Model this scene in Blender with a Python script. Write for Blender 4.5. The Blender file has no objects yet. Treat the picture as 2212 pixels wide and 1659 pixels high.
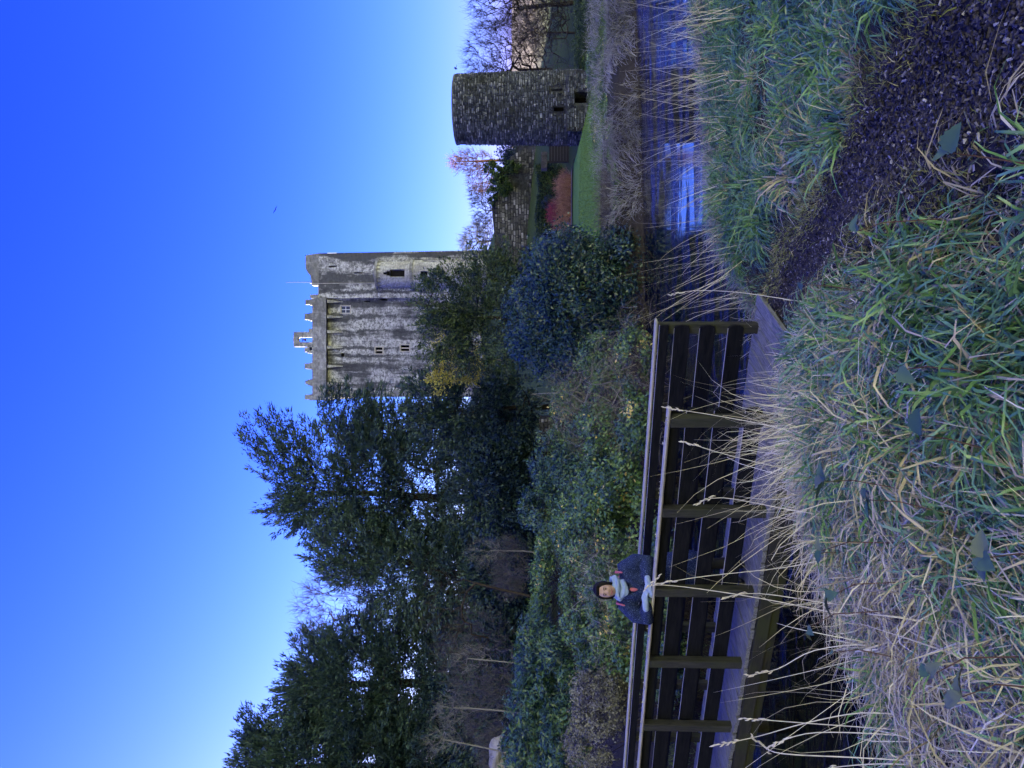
import bpy, bmesh, math, random
import numpy as np
from mathutils import Vector, Matrix

random.seed(7)
rng = np.random.default_rng(7)
scene = bpy.context.scene
C = scene.collection

# ---------------------------------------------------------------- camera, sky, sun, exposure
EYE = 3.1                       # metres above the stream
PITCH = math.radians(2.43)
F_PX = 1661.0                   # focal length for a picture 2212 wide
cam_d = bpy.data.cameras.new('camera')
cam_d.sensor_width = 36.0
cam_d.lens = 36.0 * F_PX / 2212.0
cam_d.clip_start = 0.05
cam_d.clip_end = 6000.0
cam = bpy.data.objects.new('camera', cam_d)
C.objects.link(cam)
cp, sp = math.cos(PITCH), math.sin(PITCH)
up = Vector((0, -sp, cp)); fwd = Vector((0, cp, sp)); right = Vector((1, 0, 0))
# the phone was held upright and the picture stored on its side: picture-left is up
m = Matrix((-up, right, -fwd)).transposed().to_4x4()
m.translation = Vector((0, 0, EYE))
cam.matrix_world = m
scene.camera = cam

SUN_AZ = math.radians(-52.0)    # from straight ahead, towards the left
SUN_EL = math.radians(8.5)
world = bpy.data.worlds.new('World')
scene.world = world
world.use_nodes = True
wn = world.node_tree.nodes; wl = world.node_tree.links
wn.clear()
sky = wn.new('ShaderNodeTexSky')
sky.sky_type = 'NISHITA'
sky.sun_disc = False
sky.sun_elevation = SUN_EL
sky.sun_rotation = SUN_AZ
sky.altitude = 50
sky.air_density = 1.0
sky.dust_density = 0.6
sky.ozone_density = 2.0
# the phone's deep colour rendering: each channel of the physical sky through one power curve, the same all round
sep = wn.new('ShaderNodeSeparateColor'); com = wn.new('ShaderNodeCombineColor')
wl.new(sky.outputs[0], sep.inputs[0])
for ch, (gain, power) in enumerate(((0.035, 2.05), (0.046, 1.75), (0.74, 0.5))):
    mn = wn.new('ShaderNodeMath'); mn.operation = 'MINIMUM'; mn.inputs[1].default_value = 6.0
    pw_ = wn.new('ShaderNodeMath'); pw_.operation = 'POWER'; pw_.inputs[1].default_value = power
    ml = wn.new('ShaderNodeMath'); ml.operation = 'MULTIPLY'; ml.inputs[1].default_value = gain
    wl.new(sep.outputs[ch], mn.inputs[0]); wl.new(mn.outputs[0], pw_.inputs[0]); wl.new(pw_.outputs[0], ml.inputs[0]); wl.new(ml.outputs[0], com.inputs[ch])
bg = wn.new('ShaderNodeBackground'); bg.inputs[1].default_value = 0.12
wo = wn.new('ShaderNodeOutputWorld')
wl.new(com.outputs[0], bg.inputs[0]); wl.new(bg.outputs[0], wo.inputs[0])

sun_d = bpy.data.lights.new('sun', 'SUN')
sun_d.energy = 5.0; sun_d.angle = math.radians(0.5); sun_d.color = (1.0, 0.90, 0.76)
sun_o = bpy.data.objects.new('sun', sun_d); C.objects.link(sun_o)
sdir = Vector((math.sin(SUN_AZ) * math.cos(SUN_EL), math.cos(SUN_AZ) * math.cos(SUN_EL), math.sin(SUN_EL)))
sun_o.rotation_euler = sdir.to_track_quat('Z', 'Y').to_euler()
sun_o.location = (0, 0, 60)

vs = scene.view_settings
vs.view_transform = 'Standard'; vs.look = 'None'; vs.gamma = 1.0; vs.use_curve_mapping = False
vs.exposure = 4.12
scene.render.engine = 'CYCLES'
cy = scene.cycles
cy.max_bounces = 5; cy.diffuse_bounces = 3; cy.glossy_bounces = 3; cy.transmission_bounces = 3; cy.transparent_max_bounces = 8
cy.caustics_reflective = False; cy.caustics_refractive = False
cy.sample_clamp_indirect = 4.0
cy.use_denoising = True
try:
    cy.denoiser = 'OPENIMAGEDENOISE'; cy.denoising_input_passes = 'RGB_ALBEDO_NORMAL'
except Exception:
    pass

# ---------------------------------------------------------------- helpers
def D(xd, yd, depth):
    """point at that horizontal distance seen at (xd, yd) of a 2212 x 1659 view of the photograph"""
    a = (829.5 - yd) / F_PX; b = (1106.0 - xd) / F_PX
    Y = cp - b * sp; Z = sp + b * cp
    return Vector((a / Y * depth, depth, EYE + Z / Y * depth))

def link(o, parent=None):
    C.objects.link(o)
    if parent is not None: o.parent = parent
    return o

def tag(o, label=None, cat=None, group=None, kind=None):
    if label: o['label'] = label
    if cat: o['category'] = cat
    if group: o['group'] = group
    if kind: o['kind'] = kind
    return o

def empty(name, loc=(0, 0, 0), label=None, cat=None, group=None, rz=0.0):
    o = bpy.data.objects.new(name, None); o.empty_display_size = 0.2
    o.location = loc; o.rotation_euler = (0, 0, rz)
    C.objects.link(o)
    return tag(o, label, cat, group)

def npmesh(name, V, F, mat=None, parent=None, rnd=None, smooth=False, mesh_only=False):
    V = np.ascontiguousarray(V, dtype=np.float32).reshape(-1, 3)
    F = np.ascontiguousarray(F, dtype=np.int32)
    k = F.shape[1]
    me = bpy.data.meshes.new(name)
    me.vertices.add(len(V)); me.vertices.foreach_set('co', V.ravel())
    me.loops.add(F.size); me.loops.foreach_set('vertex_index', F.ravel())
    me.polygons.add(len(F)); me.polygons.foreach_set('loop_start', np.arange(0, F.size, k, dtype=np.int32))
    if smooth: me.polygons.foreach_set('use_smooth', np.ones(len(F), dtype=bool))
    if rnd is not None:
        at = me.attributes.new('rnd', 'FLOAT', 'POINT')
        at.data.foreach_set('value', np.ascontiguousarray(rnd, dtype=np.float32))
    me.update(calc_edges=True)
    if mat: me.materials.append(mat)
    if mesh_only: return me
    return link(bpy.data.objects.new(name, me), parent)

class MB:
    """collects quads, boxes, prisms into one mesh"""
    def __init__(self): self.v = []; self.f = []
    def add(self, vs, fs):
        n = len(self.v); self.v += [tuple(p) for p in vs]; self.f += [tuple(i + n for i in f) for f in fs]
    def box(self, x0, x1, y0, y1, z0, z1):
        self.add([(x0,y0,z0),(x1,y0,z0),(x1,y1,z0),(x0,y1,z0),(x0,y0,z1),(x1,y0,z1),(x1,y1,z1),(x0,y1,z1)],
                 [(0,3,2,1),(4,5,6,7),(0,1,5,4),(1,2,6,5),(2,3,7,6),(3,0,4,7)])
    def prism(self, poly, axis, a, b):
        """poly: 2D list (u,v) counter-clockwise; extruded along axis from a to b"""
        n = len(poly)
        def P(u, v, w):
            return (w, u, v) if axis == 'x' else ((u, w, v) if axis == 'y' else (u, v, w))
        vs = [P(u, v, a) for u, v in poly] + [P(u, v, b) for u, v in poly]
        fs = [tuple(range(n))[::-1], tuple(range(n, 2*n))] + [(i, (i+1) % n, n + (i+1) % n, n + i) for i in range(n)]
        self.add(vs, fs)
    def tube(self, pts, radii, k=8, caps=True):
        pts = [Vector(p) for p in pts]
        rings = []
        for i, p in enumerate(pts):
            t = (pts[min(i+1, len(pts)-1)] - pts[max(i-1, 0)])
            t = t.normalized() if t.length > 1e-9 else Vector((0,0,1))
            a = t.orthogonal().normalized() if i == 0 else (prev - t * prev.dot(t)).normalized()
            prev = a; b = t.cross(a)
            rings.append([p + (a * math.cos(2*math.pi*j/k) + b * math.sin(2*math.pi*j/k)) * radii[i] for j in range(k)])
        vs = [q for r in rings for q in r]; fs = []
        for i in range(len(pts)-1):
            for j in range(k):
                fs.append((i*k+j, i*k+(j+1) % k, (i+1)*k+(j+1) % k, (i+1)*k+j))
        if caps: fs += [tuple(range(k))[::-1], tuple(range((len(pts)-1)*k, len(pts)*k))]
        self.add(vs, fs)
    def lathe(self, prof, cx=0, cy=0, k=16):
        vs = [(cx + r*math.cos(2*math.pi*j/k), cy + r*math.sin(2*math.pi*j/k), z) for r, z in prof for j in range(k)]
        fs = [(i*k+j, i*k+(j+1) % k, (i+1)*k+(j+1) % k, (i+1)*k+j) for i in range(len(prof)-1) for j in range(k)]
        self.add(vs, fs)
    def ell(self, c, r, nu=16, nv=10):
        vs = []; fs = []
        for i in range(nv+1):
            th = math.pi * i / nv
            for j in range(nu):
                ph = 2*math.pi*j/nu
                vs.append((c[0]+r[0]*math.sin(th)*math.cos(ph), c[1]+r[1]*math.sin(th)*math.sin(ph), c[2]-r[2]*math.cos(th)))
        for i in range(nv):
            for j in range(nu):
                fs.append((i*nu+j, i*nu+(j+1) % nu, (i+1)*nu+(j+1) % nu, (i+1)*nu+j))
        self.add(vs, fs)
    def mesh(self, name, mat, smooth=False):
        me = bpy.data.meshes.new(name); me.from_pydata(self.v, [], self.f); me.update()
        if mat: me.materials.append(mat)
        if smooth: me.polygons.foreach_set('use_smooth', [True]*len(me.polygons))
        return me
    def build(self, name, mat, parent=None, smooth=False, bevel=0.0):
        o = link(bpy.data.objects.new(name, self.mesh(name, mat, smooth)), parent)
        if bevel:
            b = o.modifiers.new('bevel', 'BEVEL'); b.width = bevel; b.segments = 1; b.limit_method = 'ANGLE'
        return o

# ---------------------------------------------------------------- materials
def new_mat(name):
    m = bpy.data.materials.new(name); m.use_nodes = True
    nt = m.node_tree; nt.nodes.clear()
    out = nt.nodes.new('ShaderNodeOutputMaterial')
    return m, nt, out

def ramp(nt, cols, src, interp='LINEAR'):
    r = nt.nodes.new('ShaderNodeValToRGB'); r.color_ramp.interpolation = interp
    el = r.color_ramp.elements
    while len(el) < len(cols): el.new(0.5)
    for e, (p, c) in zip(el, cols): e.position = p; e.color = (c[0], c[1], c[2], 1)
    nt.links.new(src, r.inputs[0])
    return r.outputs[0]

def tex_noise(nt, scale, detail=4, rough=0.6, vec=None, dist=0.0):
    n = nt.nodes.new('ShaderNodeTexNoise'); n.inputs['Scale'].default_value = scale
    n.inputs['Detail'].default_value = detail; n.inputs['Roughness'].default_value = rough
    n.inputs['Distortion'].default_value = dist
    if vec is not None: nt.links.new(vec, n.inputs['Vector'])
    return n.outputs['Fac']

def coords(nt, scale=(1,1,1), obj=True):
    tc = nt.nodes.new('ShaderNodeTexCoord'); mp = nt.nodes.new('ShaderNodeMapping')
    mp.inputs['Scale'].default_value = scale
    nt.links.new(tc.outputs['Object'] if obj else tc.outputs['Generated'], mp.inputs['Vector'])
    return mp.outputs[0]

def wcoords(nt, scale=(1,1,1)):
    g = nt.nodes.new('ShaderNodeNewGeometry'); mp = nt.nodes.new('ShaderNodeMapping')
    mp.inputs['Scale'].default_value = scale
    nt.links.new(g.outputs['Position'], mp.inputs['Vector'])
    return mp.outputs[0]

def mixc(nt, fac, a, b, mode='MIX'):
    n = nt.nodes.new('ShaderNodeMix'); n.data_type = 'RGBA'; n.blend_type = mode
    if isinstance(fac, (int, float)): n.inputs[0].default_value = fac
    else: nt.links.new(fac, n.inputs[0])
    for s, i in ((a, 6), (b, 7)):
        if isinstance(s, tuple): n.inputs[i].default_value = (s[0], s[1], s[2], 1)
        else: nt.links.new(s, n.inputs[i])
    return n.outputs[2]

def maths(nt, op, a, b=None):
    n = nt.nodes.new('ShaderNodeMath'); n.operation = op
    for i, s in enumerate((a, b)):
        if s is None: continue
        if isinstance(s, (int, float)): n.inputs[i].default_value = s
        else: nt.links.new(s, n.inputs[i])
    return n.outputs[0]

def finish(nt, out, col, rough=0.8, bump=None, bstr=0.3, bdist=0.02, spec=0.3, normal=None):
    b = nt.nodes.new('ShaderNodeBsdfPrincipled')
    if isinstance(col, tuple): b.inputs['Base Color'].default_value = (col[0], col[1], col[2], 1)
    else: nt.links.new(col, b.inputs['Base Color'])
    if isinstance(rough, (int, float)): b.inputs['Roughness'].default_value = rough
    else: nt.links.new(rough, b.inputs['Roughness'])
    b.inputs['Specular IOR Level'].default_value = spec
    if bump is not None:
        bp = nt.nodes.new('ShaderNodeBump'); bp.inputs['Strength'].default_value = bstr; bp.inputs['Distance'].default_value = bdist
        nt.links.new(bump, bp.inputs['Height']); nt.links.new(bp.outputs[0], b.inputs['Normal'])
    nt.links.new(b.outputs[0], out.inputs[0])
    return b

def leaf_mat(name, cols, rough=0.45, spec=0.4, trans=0.25, tcol=None):
    """colour from each leaf's own value; part of the light passes through"""
    m, nt, out = new_mat(name)
    a = nt.nodes.new('ShaderNodeAttribute'); a.attribute_name = 'rnd'
    c = ramp(nt, cols, a.outputs['Fac'])
    b = finish(nt, out, c, rough, spec=spec)
    if trans > 0:
        t = nt.nodes.new('ShaderNodeBsdfTranslucent'); nt.links.new(c, t.inputs[0])
        mx = nt.nodes.new('ShaderNodeMixShader'); mx.inputs[0].default_value = trans
        nt.links.new(b.outputs[0], mx.inputs[1]); nt.links.new(t.outputs[0], mx.inputs[2]); nt.links.new(mx.outputs[0], out.inputs[0])
    return m

def plain(name, col, rough=0.7, nscale=8, var=0.35, spec=0.3, bstr=0.2, bdist=0.01, scale=(1,1,1)):
    m, nt, out = new_mat(name)
    v = coords(nt, scale)
    n = tex_noise(nt, nscale, 5, 0.65, v)
    lo = tuple(x*(1-var) for x in col); hi = tuple(min(1, x*(1+var)) for x in col)
    finish(nt, out, ramp(nt, [(0.3, lo), (0.7, hi)], n), rough, n, bstr, bdist, spec)
    return m

def bark_mat(name, a, b):
    m, nt, out = new_mat(name)
    v = wcoords(nt, (1, 1, 0.35))
    n = tex_noise(nt, 5, 5, 0.7, v)
    finish(nt, out, ramp(nt, [(0.3, a), (0.7, b)], n), 0.9, n, 0.6, 0.03, 0.15)
    return m

# ---------------------------------------------------------------- mass geometry
def unit(a): return a / np.maximum(np.linalg.norm(a, axis=1, keepdims=True), 1e-9)

def leaf_quads(P, size, aspect=0.5, nrm=None, spread=1.0, along=None, r=None, fold=0.15):
    """one folded four-cornered leaf for each point"""
    r = r or rng
    n = len(P)
    N = unit(r.normal(size=(n, 3)) * spread + (nrm if nrm is not None else 0))
    A = unit(np.cross(N, r.normal(size=(n, 3)))) if along is None else unit(along + r.normal(size=(n, 3)) * 0.35)
    B = unit(np.cross(N, A)); N = np.cross(A, B)
    L = (size * r.uniform(0.65, 1.35, n))[:, None]
    W = L * aspect * 0.5
    V = np.empty((n, 4, 3))
    V[:, 0] = P; V[:, 1] = P + A*L*0.5 + B*W - N*L*fold; V[:, 2] = P + A*L; V[:, 3] = P + A*L*0.5 - B*W - N*L*fold
    F = np.arange(n*4).reshape(n, 4)
    return V.reshape(-1, 3), F

def leaf_tris(P, size, aspect, along, r):
    n = len(P); A = unit(along + r.normal(size=(n, 3))*0.35); B = unit(np.cross(A, r.normal(size=(n, 3))))
    L = (size*r.uniform(0.45, 1.55, n))[:, None]; W = L*aspect*0.5
    V = np.stack([P-B*W, P+B*W, P+A*L], 1)
    return V.reshape(-1, 3), np.arange(n*3).reshape(n, 3)

def ribbons(P, d, length, width, droop, nseg=4, side=None, r=None, wave=0.0):
    r = r or rng
    n = len(P); d = unit(d)
    length = np.broadcast_to(length, (n,)); width = np.broadcast_to(width, (n,)); droop = np.broadcast_to(droop, (n,))
    if side is None: side = unit(np.cross(d, r.normal(size=(n, 3))))
    V = np.empty((n, nseg+1, 2, 3))
    wob = r.normal(size=(n, 3)) * wave
    for i in range(nseg+1):
        t = i / nseg
        c = P + d * (length*t)[:, None] + wob * (length * t * (1-t))[:, None]
        c = c + np.array([0, 0, -1.0]) * (droop*length*t*t)[:, None]
        w = (width * (1 - t**1.6) * 0.5 + 0.0004)[:, None]
        V[:, i, 0] = c - side*w; V[:, i, 1] = c + side*w
    base = (np.arange(n) * (nseg+1)*2)[:, None]
    fs = [np.stack([base[:, 0]+2*i, base[:, 0]+2*i+1, base[:, 0]+2*i+3, base[:, 0]+2*i+2], 1) for i in range(nseg)]
    F = np.stack(fs, 1).reshape(-1, 4)
    return V.reshape(-1, 3), F

def prisms(P0, P1, r0, r1, k=4):
    """tapered rods"""
    n = len(P0)
    T = unit(P1 - P0)
    ref = np.where(np.abs(T[:, 2:3]) > 0.9, np.array([[1.0, 0, 0]]), np.array([[0, 0, 1.0]]))
    A = unit(np.cross(T, ref)); B = np.cross(T, A)
    V = np.empty((n, 2, k, 3))
    for j in range(k):
        o = A*math.cos(2*math.pi*j/k) + B*math.sin(2*math.pi*j/k)
        V[:, 0, j] = P0 + o*r0[:, None]; V[:, 1, j] = P1 + o*r1[:, None]
    base = np.arange(n)*2*k
    F = np.stack([np.stack([base+j, base+(j+1) % k, base+k+(j+1) % k, base+k+j], 1) for j in range(k)], 1).reshape(-1, 4)
    return V.reshape(-1, 3), F

def joinVF(parts):
    Vs, Fs, n = [], [], 0
    for V, F in parts:
        Vs.append(V); Fs.append(F + n); n += len(V)
    return np.concatenate(Vs), np.concatenate(Fs)

def in_lobes(lobes, n, r, shell=0.5):
    """random points in ellipsoids (centre, radii); shell>0 pushes them outwards"""
    vol = np.array([l[1][0]*l[1][1]*l[1][2] for l in lobes])**0.75
    idx = r.choice(len(lobes), n, p=vol/vol.sum())
    u = unit(r.normal(size=(n, 3))); rad = r.uniform(0, 1, n)**(1/3)
    rad = rad*(1-shell) + shell*(0.75+0.25*r.uniform(0, 1, n))
    cs = np.array([l[0] for l in lobes])[idx]; rs = np.array([l[1] for l in lobes])[idx]
    return cs + u*rs*rad[:, None], u

def lobe(xd, yd, depth, rx, ry, rd):
    """ellipsoid given by its place in the 2212 view; rx its half height and ry its half width there, rd its half depth in metres"""
    c = D(xd, yd, depth); s = depth / F_PX
    return (np.array(c), np.array([ry*s, rd, rx*s]))

def smooth01(a, b, x):
    t = np.clip((x - a) / (b - a), 0, 1); return t*t*(3-2*t)

# ---------------------------------------------------------------- the ground and the stream
NEAR_BANK = np.array([(70, 19), (30, 15.5), (14, 13.6), (7, 12.6), (3, 11.6), (1.2, 10.4), (0.2, 9.0), (-0.7, 7.6), (-1.5, 6.0), (-2.2, 4.6), (-3.2, 2.6), (-5.5, -2), (-9, -12)], float)
FAR_BANK = np.array([(70, 52), (34, 40), (18, 30), (12, 26.0), (7, 24.6), (2, 24.0), (-1.5, 21.5), (-4, 16.5), (-5.8, 12.2), (-7.0, 9.0), (-8.2, 5), (-10, 0), (-14, -12)], float)
POLY = np.concatenate([NEAR_BANK, FAR_BANK[::-1]])

def dist_line(L, X, Y):
    d = np.full(X.shape, 1e9)
    for (ax, ay), (bx, by) in zip(L[:-1], L[1:]):
        vx, vy = bx-ax, by-ay
        t = np.clip(((X-ax)*vx + (Y-ay)*vy) / (vx*vx+vy*vy), 0, 1)
        d = np.minimum(d, np.hypot(X-ax-t*vx, Y-ay-t*vy))
    return d

def in_poly(L, X, Y):
    ins = np.zeros(X.shape, bool)
    for (ax, ay), (bx, by) in zip(L, np.roll(L, -1, 0)):
        c = ((ay > Y) != (by > Y)) & (X < (bx-ax)*(Y-ay)/((by-ay) if by != ay else 1e-9) + ax)
        ins ^= c
    return ins

def wob(X, Y, s, seed=0):
    r = np.random.default_rng(seed); z = 0
    for _ in range(6):
        a = r.uniform(0, 6.28); k = s*r.uniform(0.6, 1.7)
        z = z + np.sin((X*math.cos(a)+Y*math.sin(a))*k + r.uniform(0, 6.28))
    return z / 6

PATH = np.array([(1.50, -4), (1.40, 0), (1.30, 2.0), (1.24, 3.0), (1.16, 4.0), (1.05, 5.0), (0.93, 6.0), (0.78, 6.9), (0.50, 7.6), (-0.15, 8.2)], float)

def H(X, Y):
    X = np.asarray(X, float); Y = np.asarray(Y, float)
    dn = dist_line(NEAR_BANK, X, Y); df = dist_line(FAR_BANK, X, Y); ins = in_poly(POLY, X, Y)
    z_in = -0.75*smooth01(0, 1.3, np.minimum(dn, df))
    zn = 0.86 + 0.62*smooth01(8.2, 3.2, Y) + 0.10*wob(X, Y, 1.6, 3)
    z_near = zn*smooth01(-0.15, 1.0, dn)
    bump = 0.06*wob(X, Y, 5.0, 5)*smooth01(0.2, 0.6, dist_line(PATH, X, Y))
    z_near = z_near + bump - 0.06*smooth01(0.35, 0.1, dist_line(PATH, X, Y))
    z_far = 0.72*smooth01(0, 1.3, df) + 0.35*smooth01(1.5, 14, df) + 0.05*wob(X, Y, 0.9, 9)
    z_far = z_far - 0.5*smooth01(12.8, 14.6, X)*smooth01(60, 50, Y)*smooth01(1.0, 4.0, df)
    left = smooth01(3, -9, X)
    z_far = z_far + left*2.0*smooth01(13, 40, Y)
    z_far = z_far + 9.5*np.exp(-(((X-6)/24)**2 + ((Y-92)/26)**2))
    z_far = z_far + 5*smooth01(110, 330, Y)*smooth01(-40, 60, X) + 7*np.exp(-(((X-120)/110)**2 + ((Y-330)/90)**2))
    z_far = z_far + 4*smooth01(60, 200, Y) + 0.6*wob(X, Y, 0.12, 21)*smooth01(30, 60, Y)
    # unseen ridge beyond the left edge, added to keep the valley in shade
    side = -0.883*X - 0.468*Y
    z_far = z_far + 50*np.exp(-((side-46)/15)**2)*smooth01(22, 60, Y)*smooth01(340, 260, Y)
    z = np.where(ins, z_in, np.where(dn < df, z_near, z_far))
    # unseen slopes behind the viewer and at right, added to bounce sunlight in
    z = z + 48*smooth01(-12, -75, Y + 0.10*X) + 48*smooth01(12, 75, X-0.55*np.maximum(Y, 0)-12)*smooth01(140, 80, Y) + 1.2*wob(X, Y, 0.1, 23)*smooth01(-20, -50, Y)
    return z

def h1(x, y): return float(H(np.array([x]), np.array([y]))[0])

def axis_pts(lo, hi, c, n, s):
    t = np.linspace(math.asinh((lo-c)/s), math.asinh((hi-c)/s), n)
    return c + s*np.sinh(t)

xs = axis_pts(-900, 1100, 0, 270, 5.0); ys = axis_pts(-400, 1500, 6, 310, 5.0)
GX, GY = np.meshgrid(xs, ys); GZ = H(GX, GY)
V = np.stack([GX, GY, GZ], -1).reshape(-1, 3)
nx = len(xs); I = np.arange(len(ys)*nx).reshape(len(ys), nx)
F = np.stack([I[:-1, :-1], I[:-1, 1:], I[1:, 1:], I[1:, :-1]], -1).reshape(-1, 4)

m, nt, out = new_mat('ground_soil_and_turf')
w = wcoords(nt)
n1 = tex_noise(nt, 0.35, 5, 0.6, w); n2 = tex_noise(nt, 7, 6, 0.7, w)
soil = ramp(nt, [(0.3, (0.020, 0.017, 0.010)), (0.7, (0.060, 0.050, 0.028))], n2)
turf = ramp(nt, [(0.3, (0.035, 0.060, 0.016)), (0.75, (0.085, 0.115, 0.030))], n2)
dry = ramp(nt, [(0.35, (0.27, 0.32, 0.16)), (0.7, (0.40, 0.43, 0.25))], n1)  # pale grass of the added slopes, tinted for the light they bounce
sx = nt.nodes.new('ShaderNodeSeparateXYZ'); nt.links.new(w, sx.inputs[0])
far = nt.nodes.new('ShaderNodeMapRange'); far.inputs[1].default_value = 26; far.inputs[2].default_value = 36
nt.links.new(sx.outputs[1], far.inputs[0])
vfar = nt.nodes.new('ShaderNodeMapRange'); vfar.inputs[1].default_value = 110; vfar.inputs[2].default_value = 170
nt.links.new(sx.outputs[1], vfar.inputs[0])
back = nt.nodes.new('ShaderNodeMapRange'); back.inputs[1].default_value = 5; back.inputs[2].default_value = 12
nt.links.new(sx.outputs[2], back.inputs[0])
front = nt.nodes.new('ShaderNodeMapRange'); front.inputs[1].default_value = 30; front.inputs[2].default_value = 20
nt.links.new(maths(nt, 'SUBTRACT', sx.outputs[1], maths(nt, 'MULTIPLY', sx.outputs[0], 1.2)), front.inputs[0])
fdry = ramp(nt, [(0.35, (0.16, 0.14, 0.085)), (0.7, (0.24, 0.20, 0.13))], n1)
c = mixc(nt, far.outputs[0], soil, turf); c = mixc(nt, vfar.outputs[0], c, fdry); c = mixc(nt, maths(nt, 'MULTIPLY', back.outputs[0], front.outputs[0]), c, dry)
finish(nt, out, c, 0.95, n2, 0.5, 0.05, 0.1)
GROUND_M = m
g = npmesh('ground', V, F, GROUND_M, smooth=True); tag(g, kind='structure', label='soil, turf and banks of the valley floor and hills')

m, nt, out = new_mat('stream_water')
w = wcoords(nt, (1.0, 1.0, 1.0))
wv = wcoords(nt, (0.7, 3.0, 1.0))
n1 = tex_noise(nt, 1.8, 3, 0.5, wv, 0.8); n2 = tex_noise(nt, 9.0, 2, 0.5, wv)
patch = ramp(nt, [(0.50, (0.03,)*3), (0.60, (1,)*3)], tex_noise(nt, 1.0, 4, 0.65, wcoords(nt, (0.30, 1.5, 1.0)), 0.4))
hgt = maths(nt, 'MULTIPLY', maths(nt, 'ADD', n1, maths(nt, 'MULTIPLY', n2, 0.4)), patch)
b = finish(nt, out, (0.012, 0.012, 0.007), 0.02, hgt, 1.0, 0.035, 0.5)
b.inputs['IOR'].default_value = 1.33
WATER_M = m
wx0, wx1, wy0, wy1 = -16, 72, -13, 54
o = npmesh('water', [(wx0, wy0, 0), (wx1, wy0, 0), (wx1, wy1, 0), (wx0, wy1, 0)], [(0, 1, 2, 3)], WATER_M)
tag(o, kind='structure', label='dark rippled stream reflecting the sky')

# path of bark chips, laid over the ground
pp = []
for (ax, ay), (bx, by) in zip(PATH[:-1], PATH[1:]):
    for t in np.linspace(0, 1, 6)[:-1]: pp.append((ax+(bx-ax)*t, ay+(by-ay)*t))
pp = np.array(pp + [tuple(PATH[-1])])
tan = np.gradient(pp, axis=0); tan = tan/np.linalg.norm(tan, axis=1, keepdims=True); nor = np.stack([-tan[:, 1], tan[:, 0]], 1)
offs = np.linspace(-0.48, 0.48, 9)
PX = pp[:, None, 0] + nor[:, None, 0]*offs; PY = pp[:, None, 1] + nor[:, None, 1]*offs
PZ = H(PX, PY) + 0.012
V = np.stack([PX, PY, PZ], -1).reshape(-1, 3); I = np.arange(V.shape[0]).reshape(PX.shape)
F = np.stack([I[:-1, :-1], I[:-1, 1:], I[1:, 1:], I[1:, :-1]], -1).reshape(-1, 4)[:, ::-1]
PATH_M = plain('path_bark_mulch', (0.030, 0.027, 0.027), 0.95, 40, 0.6, 0.1, 0.8, 0.02)
o = npmesh('path', V, F, PATH_M, smooth=True); tag(o, kind='structure', label='narrow trodden path of dark bark chips')

# chips: small flat slivers, uncountable
n = 36000
t = rng.uniform(0, 1, n)**0.8; i = np.clip((t*0 + rng.uniform(0, 1, n)**0.9*(len(pp)-1-11)).astype(int)+11, 0, len(pp)-2)
f = rng.uniform(0, 1, n)
cx = pp[i, 0]+(pp[i+1, 0]-pp[i, 0])*f; cy_ = pp[i, 1]+(pp[i+1, 1]-pp[i, 1])*f
off = np.clip(rng.normal(0, 0.25, n), -0.55, 0.55)
cx = cx+nor[i, 0]*off; cy_ = cy_+nor[i, 1]*off
P = np.stack([cx, cy_, H(cx, cy_)+0.014+rng.uniform(0, 0.014, n)], 1)
L = rng.uniform(0.004, 0.018, n)[:, None]**1.0; W = rng.uniform(0.0025, 0.007, n)[:, None]
N = unit(np.stack([rng.normal(0, 0.4, n), rng.normal(0, 0.4, n), np.ones(n)], 1))
A = unit(np.cross(N, rng.normal(size=(n, 3)))); B = np.cross(N, A); th = N*0.004
V = np.stack([P-A*L-B*W, P+A*L-B*W*0.6, P+A*L*0.9+B*W, P-A*L*0.8+B*W*0.7], 1)
V = np.concatenate([V+th[:, None], V-th[:, None]], 1)
b0 = (np.arange(n)*8)[:, None]
F = np.concatenate([b0+np.array(q) for q in ((0, 1, 2, 3), (0, 4, 5, 1))], 0)
CHIP_M = leaf_mat('bark_chip', [(0, (0.016, 0.014, 0.015)), (0.6, (0.044, 0.038, 0.038)), (0.93, (0.095, 0.085, 0.083)), (1, (0.34, 0.32, 0.30))], 0.8, 0.2, 0)
o = npmesh('bark_chips', V.reshape(-1, 3), F, CHIP_M, rnd=np.repeat(rng.uniform(0, 1, n), 8))
tag(o, 'dark bark chips strewn over the trodden path', 'bark chips', kind='stuff')

# lawn beyond the stream, its own sheet over the ground
lp = [D(1262, 240, 41), D(1262, 505, 41)]
LX, LY = np.meshgrid(np.linspace(4.5, 13.9, 50), np.linspace(30, 45.5, 50))
edge = 30.5 + 0.5*np.sin(LX*1.1) + np.maximum(0, (LX-14)*0.9)
LYw = edge + (LY-30)/15.5*(45.5-edge)
V = np.stack([LX, LYw, H(LX, LYw)+0.02], -1).reshape(-1, 3); I = np.arange(2500).reshape(50, 50)
F = np.stack([I[:-1, :-1], I[:-1, 1:], I[1:, 1:], I[1:, :-1]], -1).reshape(-1, 4)
m, nt, out = new_mat('mown_lawn'); w = wcoords(nt)
n2 = tex_noise(nt, 3, 6, 0.7, w); finish(nt, out, ramp(nt, [(0.3, (0.080, 0.165, 0.025)), (0.7, (0.14, 0.26, 0.040))], n2), 0.9, n2, 0.6, 0.05, 0.1)
LAWN_M = m
o = npmesh('lawn', V, F, LAWN_M, smooth=True); tag(o, kind='structure', label='bright mown lawn between the stream and the round tower')

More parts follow.
